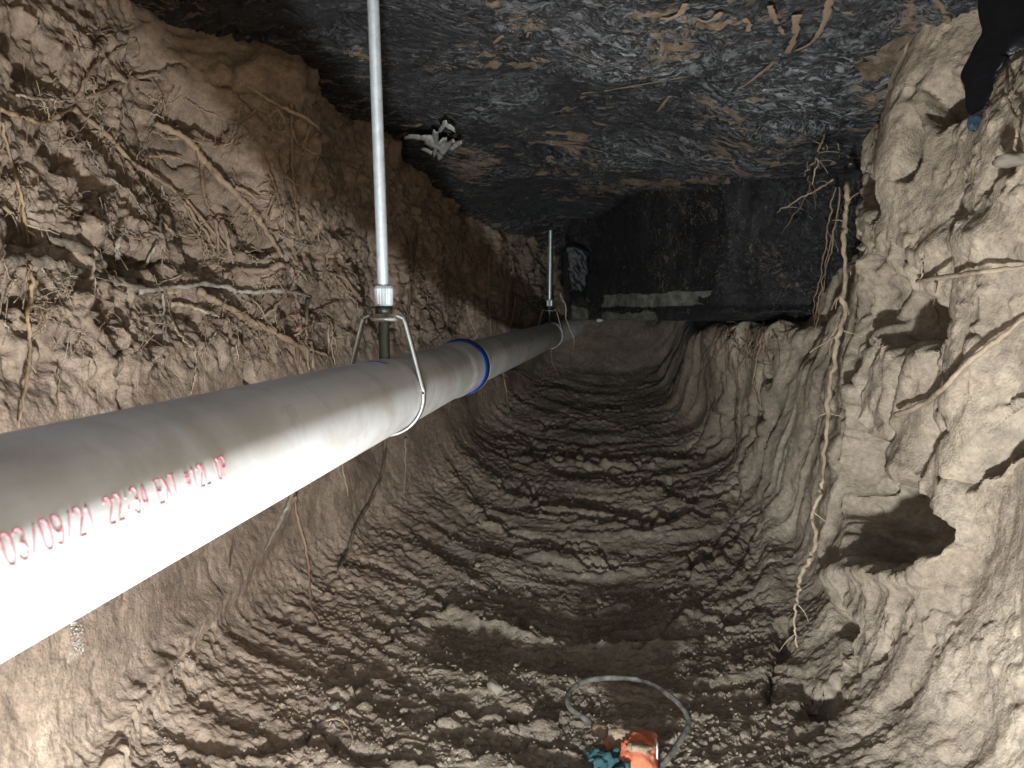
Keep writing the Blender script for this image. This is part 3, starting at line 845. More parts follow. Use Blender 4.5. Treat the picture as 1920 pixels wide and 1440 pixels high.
po = np.array([PXC, Y_HANG, PZC])
LA = Y_BELL + 1.6
prA = [(t, R_P) for t in np.linspace(0, LA - 0.20, 40)] + [(LA - 0.185, R_P + .001), (LA - 0.17, R_P + .0036), (LA - 0.155, R_P + .0046), (LA - 0.064, R_P + .005), (LA - 0.060, R_P + 0.0052)]
V, Fc = lathe_vf(prA, pA0 - po, pA1 - po, 96)
mesh_obj("pipe_barrel", V, Fc, M['pvc'], pipe)
V, Fc = lathe_vf([(0, R_P + .0045), (0, R_P + .0062), (.004, R_P + .0085), (.048, R_P + .0108), (.050, R_P + .0070)], pA1 - po + np.array([0, -.060, 0]), pA1 - po, 96)
mesh_obj("blue_primer_ring", V, Fc, M['blue'], pipe)
V, Fc = lathe_vf([(0, R_P + .0080), (.000, R_P + .0100), (.002, R_P + .0112), (.008, R_P + .0112), (.011, R_P + .0098), (.012, R_P + .004), (.006, R_P - .001)], pA1 - po + np.array([0, -.011, 0]), pA1 - po + np.array([0, 1, 0]), 96)
mesh_obj("socket_rim", V, Fc, M['pvc'], pipe)
R_B = R_P - .0005
V, Fc = lathe_vf([(t, R_B) for t in np.linspace(-0.05, np.linalg.norm(pB1 - pA1), 24)], pA1 - po, pB1 - po, 72)
mesh_obj("pipe_barrel", V, Fc, M['pvc'], pipe)
Lc = np.linalg.norm(pC1 - pB1)
dB = (pB1 - pA1) / np.linalg.norm(pB1 - pA1)
V, Fc = lathe_vf([(-.09, R_B), (-.088, R_B + .004), (-.01, R_B + .0045), (0.0, R_B + .003), (.002, R_B - .004)], pB1 - po, pB1 - po + dB, 72)
mesh_obj("pipe_hub", V, Fc, M['pvc'], pipe)
V, Fc = lathe_vf([(t, R_B - .004) for t in np.linspace(-.02, Lc, 8)], pB1 - po, pC1 - po, 72)
mesh_obj("pipe_barrel", V, Fc, M['pvc'], pipe)

# lettering: thin ink strokes lying on the pipe's curve
FONT = {
 '0': [[(1, 0), (3, 0), (4, 1.5), (4, 5.5), (3, 7), (1, 7), (0, 5.5), (0, 1.5), (1, 0)]],
 '1': [[(1, 5.6), (2, 7), (2, 0)]],
 '2': [[(0, 5.6), (1, 7), (3, 7), (4, 5.6), (4, 4.4), (0, 0), (4, 0)]],
 '3': [[(0, 6), (1, 7), (3, 7), (4, 5.6), (3, 3.7), (1.6, 3.7)], [(3, 3.7), (4, 2), (3, 0), (1, 0), (0, 1)]],
 '4': [[(3, 0), (3, 7), (0, 2.2), (4, 2.2)]],
 '9': [[(0.4, 0.5), (2.5, 0), (4, 2), (4, 5.5), (3, 7), (1, 7), (0, 5.6), (0, 4), (1, 3), (3, 3), (4, 4.2)]],
 '/': [[(0, 0), (4, 7)]],
 ':': [[(2, 1.6), (2, 2.3)], [(2, 4.8), (2, 5.5)]],
 '.': [[(2, 0), (2, 0.7)]],
 '#': [[(1.2, 1), (1.2, 6)], [(2.8, 1), (2.8, 6)], [(.3, 2.6), (3.7, 2.6)], [(.3, 4.5), (3.7, 4.5)]],
 'E': [[(4, 7), (0, 7), (0, 0), (4, 0)], [(0, 3.6), (3.2, 3.6)]],
 'X': [[(0, 0), (4, 7)], [(0, 7), (4, 0)]],
 'T': [[(0, 7), (4, 7)], [(2, 7), (2, 0)]],
 'L': [[(0, 7), (0, 0), (4, 0)]],
 'O': [[(1, 0), (3, 0), (4, 1.5), (4, 5.5), (3, 7), (1, 7), (0, 5.5), (0, 1.5), (1, 0)]],
 'P': [[(0, 0), (0, 7), (3, 7), (4, 5.8), (4, 4.6), (3, 3.4), (0, 3.4)]],
 ' ': [],
}
def cyl_hit(px, py):
    d = ray(px, py)
    a = d[0]**2 + d[2]**2; b = -2 * (d[0] * PXC + d[2] * PZC); c = PXC**2 + PZC**2 - R_P**2
    t = (-b - math.sqrt(max(b * b - 4 * a * c, 0))) / (2 * a)
    p = d * t
    return p[1], math.atan2(p[2] - PZC, p[0] - PXC)
ya, fa = cyl_hit(14, 1064)                               # foot of the first figure
yb, fb = cyl_hit(428, 893)                               # foot of the last letter
_, fa2 = cyl_hit(14, 998)
_, fb2 = cyl_hit(424, 852)
TXT = "03/09/21 22:34 EXT.#12L OP"
adv = (yb - ya) / (len(TXT) - 0.2)
lx, lh = adv * 0.70 / 4, ((fa2 - fa) + (fb2 - fb)) / 2 / 7
ink = MB()
tw = 0.00055
for i, ch in enumerate(TXT):
    for pl in FONT[ch]:
        pts = [(ya + adv * i + lx * (p[0]), fa + (fb - fa) * (i / len(TXT)) + lh * p[1]) for p in pl]
        dense = []
        for p, q in zip(pts[:-1], pts[1:]):
            k = max(2, int(abs(q[1] - p[1]) / 0.03) + 2)
            dense += [(p[0] + (q[0] - p[0]) * j / k, p[1] + (q[1] - p[1]) * j / k) for j in range(k)]
        dense.append(pts[-1])
        P3 = [np.array([PXC + (R_P + .0002) * math.cos(f), y, PZC + (R_P + .0002) * math.sin(f)]) - po for y, f in dense]
        nr = np.array([math.cos(pts[0][1]), 0, math.sin(pts[0][1])])
        ink.add(*tube_vf(P3, tw, 6, flat=0.35, flat_dir=nr))
ink.obj("printed_lettering", M['ink'], pipe)
# worn illegible print on the far length
wr = MB()
axB = dB
for i in range(46):
    if rnd.random() < 0.22: continue
    t = 0.10 + i * 0.014
    c0 = pA1 + axB * t
    f0 = math.radians(17) + 0.10 * rnd.uniform(-1, 1)
    f1_ = f0 + rnd.uniform(.07, .22)
    t2 = rnd.uniform(-.004, .004)
    P3 = [c0 + axB * (t2 * k / 3) + (R_B + .0002) * np.array([math.cos(f0 + (f1_ - f0) * k / 3), 0, math.sin(f0 + (f1_ - f0) * k / 3)]) - po for k in range(4)]
    wr.add(*tube_vf(P3, .0009, 6, flat=.3, flat_dir=(math.cos(f0), 0, math.sin(f0))))
wr.obj("printed_lettering", M['ink_dark'], pipe)
# blue pen tick on the crown beside the hanger
mk = MB()
ym, fm = Y_HANG - 0.075, math.radians(92)
P3 = [np.array([PXC + (R_P + .0003) * math.cos(fm - .45 * k / 8), ym + .012 * math.sin(k / 8 * 1.4), PZC + (R_P + .0003) * math.sin(fm - .45 * k / 8)]) - po for k in range(9)]
mk.add(*tube_vf(P3, .0018, 6, flat=.3, flat_dir=(0, 0, 1)))
mk.obj("pen_mark", M['blue'], pipe)

# ------------------------------------------------------------------ pipe hangers
def make_hanger(base, top_z, lean, label, rod_r=0.0088, sc=1.0):
    """base: pipe axis point under the hanger"""
    root = bpy.data.objects.new("pipe_hanger", None)
    root.location = base
    link(root)
    tag(root, label, "pipe hanger", "steel hangers carrying the pipe")
    hz = 0.122 * sc
    # pear-shaped strap around the pipe
    rs = R_P + .0035
    pl = [(-.004, hz), (.020, hz), (.029, hz - .004), (.034, hz - .012)]
    th = math.radians(12)
    right = pl + [(rs * math.cos(a), rs * math.sin(a)) for a in np.linspace(th, -math.pi / 2, 22)]
    left = [(-x, z) for x, z in right][::-1]
    loop = right[1:] + left[1:-1]
    lp = catmull([(x, 0, z) for x, z in loop], 3)
    n = len(lp)
    T = np.gradient(lp, axis=0); T /= np.linalg.norm(T, axis=1)[:, None] + 1e-9
    Nn = np.stack([T[:, 2], 0 * T[:, 0], -T[:, 0]], -1)
    hw, ht = 0.0075, 0.0016
    V = []
    for p, nn in zip(lp, Nn):
        for sy, sn in ((-1, -1), (1, -1), (1, 1), (-1, 1)):
            V.append(p + np.array([0, sy * hw, 0]) + nn * sn * ht)
    Fc = [(i * 4 + k, i * 4 + (k + 1) % 4, (i + 1) * 4 + (k + 1) % 4, (i + 1) * 4 + k) for i in range(n - 1) for k in range(4)] + [(3, 2, 1, 0), tuple((n - 1) * 4 + k for k in range(4))]
    mesh_obj("strap", V, Fc, M['dull_zinc'], root)
    rod_top = np.array([lean * (top_z - base[2] - hz), 0, top_z - base[2]])
    a0 = np.array([0, 0, hz + .040])
    L_ = np.linalg.norm(rod_top - a0)
    prof_ = []
    k = 0
    t = 0.0
    while t < L_:
        thr = 0.00055
        prof_ += [(t, rod_r - thr), (t + .0009, rod_r)]
        t += .0021
    V, Fc = lathe_vf(prof_, a0, rod_top, 20)
    mesh_obj("threaded_rod", V, Fc, M['zinc'], root)
    # knurled coupling nut
    pr = [(0, rod_r * .95), (.0005, rod_r + .0025), (.003, rod_r + .0046), (.026, rod_r + .0052), (.030, rod_r + .0034), (.0305, rod_r * .9)]
    V, Fc = lathe_vf(pr, (0, 0, hz + .0135), (0, 0, hz + 1), 44)
    for i in range(len(V)):
        ring_, kk = divmod(i, 44)
        if 0 < ring_ < 5:
            v = V[i]; s_ = 1 + 0.045 * (1 if kk % 2 else -1)
            V[i] = np.array([v[0] * s_, v[1] * s_, v[2]])
    mesh_obj("coupling_nut", V, Fc, M['zinc'], root, smooth=False)
    V, Fc = lathe_vf([(0, .004), (0, rod_r + .004), (.011, rod_r + .004), (.011, .004)], (0, 0, hz + .0022), (0, 0, hz + 1), 24)
    mesh_obj("lock_nut", V, Fc, M['black_and_shaded_steel'], root)
    V, Fc = lathe_vf([(0, .004), (0, rod_r + .0095), (.002, rod_r + .0112), (.005, rod_r + .0112), (.0062, .004)], (0, 0, hz - .0085), (0, 0, hz + 1), 32)
    mesh_obj("washer", V, Fc, M['dull_zinc'], root)
    pr = []
    t = 0
    while t < hz - R_P + .006:
        pr += [(t, rod_r - .0009), (t + .0009, rod_r - .0003)]
        t += .0021
    V, Fc = lathe_vf(pr, (0, 0, R_P - .016), (0, 0, 1), 20)
    mesh_obj("rod_end", V, Fc, M['black_and_shaded_steel'], root)  # lower rod coloured dark to stand for the pipe's shade
    return root
make_hanger((PXC, Y_HANG, PZC), 0.62, -0.020, "threaded steel rod and strap hanger in front, nearest the camera")
bF = pA1 + dirB * (Y_FAR - Y_BELL)
tz = at_y(1022, 408, Y_FAR)[2]
hg = make_hanger(tuple(bF), tz, 0.008, "small far threaded rod hanger beside the black beam", sc=.98)
V, Fc = lathe_vf([(0, .004), (0, .02), (.006, .022), (.008, .008)], (0, 0, tz - bF[2] - .006), (0, 0, 9), 24)
mesh_obj("top_plate", V, Fc, M['dull_zinc'], hg)
#@@ROOTS
# ------------------------------------------------------------------ roots
RC = {'p': 'r_pale', 't': 'r_tan', 'b': 'r_brown', 'd': 'r_dark', 'k': 'r_pink', 'r': 'r_red', 'g': 'r_grey', 'y': 'r_gold', 'e': 'soil'}
def root_path(pts, lift, per=7, jit=0.0022, seed=0, l1=None, ydep=None):
    out, ts = [], []
    n = len(pts)
    for i, (px, py) in enumerate(pts):
        if ydep is not None:
            yv = ydep[0] + (ydep[1] - ydep[0]) * i / max(1, n - 1)
            p = at_y(px, py, yv); t = p @ fw
        else:
            lf = lift + ((l1 if l1 is not None else lift) - lift) * i / max(1, n - 1)
            p, t = surf(px, py, lf)
        out.append(p); ts.append(t)
    path = catmull(out, per)
    tt = np.interp(np.linspace(0, 1, len(path)), np.linspace(0, 1, n), ts)
    k = np.arange(len(path)) * 0.55
    for a in range(3):
        path[:, a] += jit * fbm(k, 0 * k + seed * 1.7, 0 * k + a * 5.3, seed + a, 2)
    return path, tt

def make_root(name, label, key, r0, r1, pts, lift=0.006, l1=None, group=None, cat="root", twigs=(), jit=0.0022, ydep=None, knob=0.42, auto=0):
    """one continuous tube along the traced course; r0, r1 in photo pixels; twigs become children"""
    seed = rnd.randrange(1000)
    path, tt = root_path(pts, lift, 7, jit, seed, l1, ydep)
    org = path[0].copy()
    rr = np.linspace(r0, r1, len(path)) * tt / F * (1 + .18 * fbm(np.arange(len(path)) * .23, np.full(len(path), seed * .7), np.zeros(len(path)), seed, 2))
    rr = rr * (1 - .5 * sstep(.8, 1.0, np.linspace(0, 1, len(path))))
    V, Fc = tube_vf(path - org, rr, 8 if r0 > 2 else 6, knob, seed)
    o = mesh_obj(name, V, Fc, M[RC[key]])
    o.location = org
    tag(o, label, cat, group)
    for a in range(auto):                               # short side rootlets springing from it
        i = rnd.randrange(2, len(path) - 2)
        ln = rnd.uniform(.012, .05)
        dd = np.array([rnd.uniform(-1, 1), rnd.uniform(-.8, .1), rnd.uniform(-1, .5)])
        dd /= np.linalg.norm(dd)
        bend = np.array([rnd.uniform(-.6, .6), rnd.uniform(-.4, .4), rnd.uniform(-.9, .1)])
        bp = [path[i] - org + dd * ln * s + bend * ln * s * s * .6 for s in np.linspace(0, 1, 6)]
        V, Fc = tube_vf(bp, np.linspace(min(rr[i] * .45, .0016), .0005, 6), 5, .2, a)
        mesh_obj("rootlet", V, Fc, M[RC[key]], o)
    for tw_ in twigs:
        p2, t2 = root_path(tw_[0], lift, 5, jit * .8, seed + 3, l1, ydep if ydep is None else (tw_[1], tw_[1]))
        V, Fc = tube_vf(p2 - org, np.linspace(min(r0 * .5, 2.0), .7, len(p2)) * t2 / F, 6, .2, seed)
        mesh_obj("rootlet", V, Fc, M[RC[key]], o)
    return o

LW = [  # label, colour, r0, r1, lift, lift end, points, auto rootlets
 ("broken pale root with stubby twigs below the roof edge, left of the near rod", 'p', 2.5, 4.2, .004, .05, [(463,160),(487,176),(510,191),(540,206),(569,219),(590,234),(607,250)], 2, [[(569,219),(572,208)],[(586,232),(592,226)]]),
 ("long thin yellowish root hanging down the left edge of the photo above the pipe", 'y', 2.8, 3.4, .02, .025, [(4,230),(12,270),(22,310),(32,340),(40,368),(46,412),(52,456)], 1, []),
 ("yellow-brown straight root running down to the pipe at the far left", 'y', 4.2, 2.6, .03, .02, [(57,494),(60,530),(58,560),(54,600),(55,632),(53,690),(44,750),(36,800)], 0, []),
 ("pale forked root entering at the left edge, halfway up the wall", 'p', 4.2, 2.6, .03, .02, [(-6,384),(15,396),(29,408),(50,430),(75,450)], 2, [[(29,408),(30,426),(22,430)],[(50,424),(80,430),(110,440)]]),
 ("long diagonal bark-covered root crossing the middle of the left wall", 't', 4.6, 3.6, .014, .012, [(139,204),(170,228),(204,255),(230,286),(255,310),(290,332),(328,357),(360,388),(386,419),(415,452),(440,482)], 6, []),
 ("thickest orange-tan root slanting down through the root mass towards the near rod", 't', 6.5, 6.0, .022, .02, [(292,233),(320,245),(343,255),(360,270),(372,288),(390,308),(408,328),(432,352),(456,379),(476,400),(492,423),(512,452),(532,483)], 5, [[(456,379),(470,405),(484,440),(488,470)]]),
 ("slim tan root splitting off the long diagonal root, upper of two", 't', 2.6, 2.0, .016, .012, [(335,365),(350,390),(365,419),(374,448),(383,480)], 1, []),
 ("slim tan root splitting off the long diagonal root, lower of two", 't', 3.2, 2.4, .018, .014, [(343,379),(366,408),(386,438),(396,456),(405,476)], 1, []),
 ("purplish pink root stub hanging in the dark cave, left one", 'k', 3.4, 2.4, .02, .02, [(403,410),(408,440),(412,476)], 0, []),
 ("purplish pink root stub hanging in the dark cave, thicker right one", 'k', 4.4, 3.6, .022, .02, [(417,412),(423,435),(428,458),(437,494)], 0, []),
 ("thin brown root bowing down left of the near rod", 'b', 2.6, 2.2, .012, .02, [(498,300),(503,314),(510,336),(518,357),(524,380),(532,401),(540,416),(551,432)], 2, []),
 ("dark brown vertical root straight down the wall just left of the near rod", 'b', 3.4, 4.2, .008, .02, [(547,190),(548,250),(549,310),(552,346),(554,383),(558,416),(563,450)], 3, []),
 ("tan root running across the upper left wall under the roof", 't', 4.0, 3.0, .012, .012, [(160,184),(182,176),(219,157),(244,150),(272,142),(300,140)], 2, []),
 ("thin tan root arching up towards the roof at upper left", 't', 3.0, 1.6, .015, .015, [(146,180),(160,150),(175,128),(190,114),(204,106),(230,90),(257,74)], 2, [[(204,106),(200,130),(198,165)],[(257,74),(262,100),(250,115)]]),
 ("whitish horizontal rootlet with a vertical fork near the left edge", 'p', 2.6, 2.6, .016, .014, [(30,176),(47,181),(70,184),(91,187),(112,190),(130,186)], 3, [[(47,179),(50,150),(47,131),(44,109)]]),
 ("orange-brown thick root curving in from the left edge", 'y', 5.0, 4.2, .016, .016, [(2,208),(20,212),(40,219),(64,226),(88,231),(110,216),(137,198)], 2, []),
 ("pinkish flaky root below the long diagonal root", 'k', 4.0, 3.0, .014, .012, [(236,300),(246,318),(258,334),(268,352),(274,362)], 1, []),
 ("short tan branch reaching right from the thickest root", 't', 4.4, 2.6, .02, .03, [(441,349),(464,360),(489,379)], 1, [[(486,366),(504,368),(519,369)]]),
 ("thick pale root stub standing in the dark cave", 'g', 4.0, 4.6, .03, .028, [(230,428),(226,444),(221,460),(220,478),(224,494)], 0, []),
 ("pale grey root dropping from the cave roof", 'g', 2.2, 2.8, .03, .02, [(304,400),(302,424),(301,452),(292,464),(284,474),(272,494),(262,512)], 2, [[(302,452),(303,480),(305,520)],[(312,450),(328,438),(350,436)]]),
 ("short orange root with a white broken tip", 'y', 2.6, 2.8, .02, .026, [(281,292),(296,294),(310,293),(325,294),(341,297)], 0, []),
 ("brown root dropping beside the thickest root", 'b', 3.4, 2.4, .02, .014, [(376,284),(378,316),(380,346),(384,370),(392,396)], 1, []),
 ("very thick earth-covered root sweeping in from the left edge above the pipe", 'e', 13.0, 8.0, .012, .012, [(-8,500),(22,490),(47,484),(84,492),(120,501),(150,510),(182,519),(212,526),(241,534),(284,543)], 4, []),
 ("thick earth-covered root slanting down to meet the greyish root", 'e', 8.0, 9.0, .014, .01, [(92,448),(122,456),(153,466),(180,480),(204,495),(224,506),(241,517),(277,541)], 3, []),
 ("long whitish grey root running level across the wall to the red roots", 'g', 5.0, 4.5, .014, .014, [(262,545),(296,541),(328,539),(354,536),(379,532),(405,536),(430,541),(450,547),(474,548),(502,546),(529,545),(556,550),(584,557)], 5, []),
 ("thick arched purplish pink root above the greyish root", 'k', 6.0, 5.0, .02, .018, [(421,517),(436,509),(452,505),(474,507),(496,508),(512,503),(525,498),(540,500),(547,510),(551,522),(551,534),(540,550)], 2, []),
 ("pale root arching over the small hollow above the pipe", 'p', 4.0, 3.6, .016, .02, [(321,570),(340,571),(357,574),(372,580),(386,585),(398,588),(410,595)], 2, []),
 ("thick tan root slanting down to the pipe near the hanger", 't', 7.0, 5.0, .012, .014, [(370,545),(394,559),(412,568),(430,578),(448,588),(467,599),(488,610),(510,621),(536,634),(558,647),(588,658),(617,666)], 4, []),
 ("dull red flaky root falling beside the near hanger", 'r', 5.0, 4.0, .012, .012, [(551,546),(555,562),(558,578),(561,593),(563,607),(560,616),(553,622)], 1, []),
 ("pale root crossing the red root diagonally", 'p', 3.0, 2.6, .02, .02, [(540,545),(530,558),(518,574),(505,586),(490,598)], 1, [[(520,570),(516,592),(520,612)]]),
 ("pale thin root pointing at the near hanger", 'p', 2.6, 2.2, .016, .03, [(553,630),(568,618),(583,610),(600,606),(618,604)], 1, [[(583,610),(585,598)]]),
 ("brown root dropping to the pipe left of the hanger, leftmost of three", 'b', 3.4, 2.8, .012, .012, [(560,600),(558,640),(560,690)], 1, []),
 ("tan root dropping to the pipe left of the hanger, middle of three", 't', 4.2, 3.2, .014, .012, [(576,560),(574,600),(575,650),(580,694)], 1, []),
 ("tan root dropping to the pipe left of the hanger, rightmost of three", 't', 3.2, 2.6, .014, .012, [(584,640),(586,664),(588,692)], 0, []),
 ("dark thick root slanting down behind the near rod", 'b', 5.2, 3.6, .018, .012, [(620,490),(632,502),(642,516),(656,536),(671,556),(677,564),(684,572)], 1, []),
 ("pale frayed root pair hanging left of the hanger strap, left strand", 'p', 2.4, 1.8, .02, .016, [(617,608),(616,630),(618,650),(612,678)], 1, []),
 ("pale frayed root pair hanging left of the hanger strap, right strand", 'p', 2.2, 1.6, .02, .016, [(622,612),(625,632),(621,650),(630,684)], 1, []),
 ("greyish rootlet hanging straight down above the middle of the pipe", 'g', 2.8, 1.6, .02, .016, [(306,552),(307,580),(308,607),(305,640),(303,682)], 1, []),
 ("long thin pale rootlet wandering down to the pipe", 'p', 2.2, 1.4, .02, .014, [(321,603),(334,622),(346,640),(356,648),(365,654),(367,676),(368,698),(364,716),(359,738)], 1, []),
 ("hair-thin dark rootlet hanging at far left beside the yellow-brown root", 'b', 1.6, 1.2, .008, .008, [(107,690),(110,715),(108,745),(104,785)], 0, []),
 ("dark brown root down the wall between the rod and the blue ring", 'd', 3.6, 3.0, .010, .012, [(779,420),(778,450),(775,497),(771,520),(768,541),(766,580),(764,612)], 2, []),
 ("thin brown root in the shade above the blue ring", 'b', 2.4, 1.8, .010, .010, [(884,440),(890,470),(896,498),(904,524)], 1, []),
 ("reddish root strand above the far pipe, leftmost of three", 'r', 2.6, 2.0, .012, .012, [(917,480),(916,520),(917,560),(919,600),(922,632)], 2, []),
 ("reddish root strand above the far pipe, middle of three", 'b', 2.8, 2.0, .014, .012, [(944,500),(948,530),(950,560),(950,590),(947,622)], 2, []),
 ("reddish root strand above the far pipe, rightmost of three", 'r', 2.4, 1.8, .016, .012, [(958,510),(964,540),(966,565),(962,590),(956,618)], 2, []),
 ("pale bent root above the blue ring", 'p', 2.4, 1.6, .014, .012, [(877,560),(876,574),(877,585),(884,604),(893,628)], 1, []),
 ("dark root hanging below the pipe beside the hanger and lying on the lower wall", 'd', 3.0, 3.4, .02, .008, [(724,818),(721,850),(717,887),(706,916),(690,948),(673,975),(662,998),(654,1030),(641,1056),(632,1078)], 2, []),
 ("pale thin rootlet under the pipe, right of the dark root", 'p', 2.0, 1.6, .008, .006, [(760,822),(761,850),(759,890),(757,926)], 0, []),
 ("short pale rootlet under the pipe left of the dark root", 'p', 1.8, 1.4, .006, .006, [(640,868),(646,894),(653,930)], 0, []),
 ("pinkish red root lying down the smooth lower wall under the pipe", 'r', 2.8, 2.2, .007, .006, [(552,930),(556,958),(563,990),(572,1024),(578,1060),(581,1100),(584,1142),(590,1160),(598,1180)], 0, []),
 ("pale split root slanting under the pipe left of the red root", 'g', 4.0, 2.0, .006, .006, [(548,920),(538,950),(525,980),(508,1010),(498,1032)], 1, []),
 ("thin dark root on the lower wall near the pipe's front end", 'd', 1.8, 1.8, .006, .006, [(445,980),(440,1010),(434,1040),(430,1068)], 0, []),
 ("tan tuft root hanging under the far pipe", 't', 2.2, 1.4, .012, .01, [(944,680),(946,710),(950,740),(954,772)], 3, []),
]
for lab, key, r0, r1, l0, l1, pts, auto, tws in LW:
    make_root("tree_root", lab, key, r0, r1, pts, l0, l1, "roots in the left earth wall", "root", [(t,) for t in tws], .0022, auto=auto)

# fine rootlets sprouting all over the upper left wall
GF = "hair-thin rootlets on the left earth wall"
def auto_root(px, py, ang, ln, key, r, lift, label, group, curl=.6, name="fine_root", auto=0):
    pts = [(px, py)]
    a = ang
    n = 4
    for i in range(n):
        a += rnd.uniform(-curl, curl)
        px, py = px + ln / n * math.cos(a), py + ln / n * math.sin(a)
        if px < -10 or py < 6 or px > 1925: break
        pts.append((px, py))
    if len(pts) < 3: return
    make_root(name, label, key, r, r * .55, pts, lift, lift * rnd.uniform(.6, 2.2), group, "root", (), .003, auto=auto)
zones = [((0, 60, 300, 480), 46, (30, 100), 1.5), ((250, 130, 560, 500), 60, (30, 110), 1.6), ((0, 480, 420, 640), 34, (30, 80), 1.4), ((420, 470, 660, 640), 40, (30, 90), 1.5),
         ((700, 440, 980, 580), 34, (40, 100), 1.3), ((560, 260, 700, 470), 12, (30, 70), 1.2), ((890, 660, 980, 720), 10, (40, 90), 1.0)]
for (x0, y0, x1, y1), cnt, (l0, l1), r in zones:
    for k in range(cnt):
        px, py = rnd.uniform(x0, x1), rnd.uniform(y0, y1)
        if py > 800 - .2 * px - 40 and py < 1100 and x0 < 600: continue
        steep = rnd.random() < .6
        ang = rnd.gauss(1.35, .35) if steep else rnd.gauss(.75, .5)
        auto_root(px, py, ang, rnd.uniform(l0, l1), rnd.choice("ppppttttbbkg" if x0 < 650 else "bbbbttrd"), r * rnd.uniform(.6, 1.3), rnd.uniform(.005, .02),
                  "hair-thin rootlet among the tangle on the left earth wall", GF, .5, auto=5)

# right side: the long hanging root, the two cut roots and the tufts under the beam
GR = "roots on the right side"
make_root("tree_root", "long knotty root hanging free from the roof edge down the right side", 'p', 4.6, 3.4,
          [(1590,345),(1588,385),(1585,420),(1583,455),(1584,512),(1579,559),(1584,585),(1570,632),(1566,676),(1557,723),(1552,771),(1552,800),(1543,869),(1541,909),(1537,930),(1523,970),(1532,1001),(1524,1035),(1512,1057),(1499,1086),(1499,1112),(1492,1137),(1488,1178),(1495,1214)],
          ydep=(1.72, 1.28), group=GR, twigs=[([(1583,540),(1572,556),(1560,582)], 1.70), ([(1566,629),(1545,644),(1519,662)], 1.64), ([(1577,590),(1566,620),(1556,664)], 1.65), ([(1556,771),(1545,776),(1528,787)], 1.57),
          ([(1545,810),(1550,834),(1558,858)], 1.53), ([(1590,500),(1596,515)], 1.69), ([(1588,575),(1592,590)], 1.66), ([(1582,545),(1572,560),(1568,580)], 1.68), ([(1553,745),(1556,730)], 1.58)], jit=.003, auto=10)
for i, (lab, pts, r, yd) in enumerate([
  ("thin root trailing in front of the beam, nearest to the long hanging root", [(1574,350),(1570,400),(1562,440),(1556,480),(1545,520),(1533,570),(1528,600)], 1.7, (1.85, 1.9)),
  ("thin wavy root trailing in front of the beam, left of the nearest one", [(1566,350),(1558,396),(1551,430),(1546,470),(1540,520),(1527,560),(1524,610)], 1.5, (1.9, 1.95)),
  ("thin root left of the hanging root reaching below the ledge", [(1560,440),(1549,500),(1540,560),(1528,620),(1514,660)], 1.3, (1.95, 2.0)),
  ("pale forked root hanging from the right roof corner", [(1546,248),(1540,270),(1533,292),(1520,312),(1504,329)], 2.2, (1.85, 1.75)),
  ("pale rootlet fork falling beside the forked root at the roof corner", [(1533,292),(1530,310),(1524,345)], 1.8, (1.78, 1.76)),
  ("long pale root slanting left across the dark beam", [(1562,336),(1540,350),(1512,365),(1485,382),(1457,397)], 1.9, (1.9, 2.1)),
  ("hair-thin root hanging at the right roof corner", [(1513,330),(1517,350),(1516,362),(1490,400),(1466,440)], 1.2, (1.9, 2.1))]):
    make_root("fine_root", lab, 'p' if i in (3, 4, 5) else 'b', r, r * .6, pts, ydep=yd, group=GR, auto=3, jit=.004)
make_root("cut_root", "pale cut root crossing level to the right edge of the photo", 'p', 4.4, 4.8, [(1721,527),(1750,522),(1789,517),(1815,513),(1840,510),(1880,505),(1935,500)], .035, .03, GR, "root", jit=.0016, knob=.15)
make_root("cut_root", "long pale cut root slanting up to the right edge of the photo", 'p', 5.4, 4.6, [(1678,778),(1710,767),(1741,752),(1765,730),(1789,706),(1820,676),(1854,651),(1890,622),(1935,585)], .05, .03, GR, "root", jit=.0014, knob=.12)
make_root("fine_root", "thin pale rootlet dangling below the level cut root", 'p', 1.8, 1.4, [(1754,520),(1753,545),(1752,574),(1758,596),(1752,606),(1745,617)], .02, .02, GR, auto=1)
make_root("fine_root", "pale rootlet loop rising from the end of the level cut root", 'p', 2.0, 1.6, [(1726,524),(1730,505),(1728,492),(1732,482)], .02, .012, GR)
for lab, pts, r in [
  ("longest tan root of the tuft hanging from the soil ledge under the beam", [(1436,588),(1430,620),(1424,654),(1416,690),(1413,723),(1420,750),(1421,780),(1418,812),(1419,845)], 2.4),
  ("tan root of the tuft bowing left from the soil ledge under the beam", [(1395,594),(1380,610),(1367,625),(1362,660),(1359,690),(1360,715),(1364,740)], 2.0),
  ("brown root of the tuft falling furthest below the soil ledge", [(1408,600),(1400,640),(1385,670),(1380,720),(1378,780),(1381,830),(1376,860)], 1.6),
  ("tangled brown root in the middle of the tuft under the ledge", [(1420,596),(1410,630),(1402,660),(1392,680),(1377,700)], 1.8),
  ("short tan root at the right of the tuft under the ledge", [(1432,640),(1434,670),(1430,700),(1438,740)], 1.6),
  ("level tan root lying along the soil ledge under the beam", [(1352,602),(1372,592),(1392,585),(1415,580),(1440,582)], 2.6)]:
    make_root("tree_root", lab, 't' if 'tan' in lab else 'b', r, r * .6, pts, .012, .03, "tuft of roots under the beam", auto=5, jit=.004)
for k in range(26):
    auto_root(rnd.uniform(1355, 1455), rnd.uniform(590, 640), rnd.gauss(1.6, .25), rnd.uniform(40, 130), rnd.choice("btp"), rnd.uniform(.8, 1.4), .018,
              "hair-thin rootlet of the tuft under the beam on the right", "hair-thin rootlets under the beam", .35)
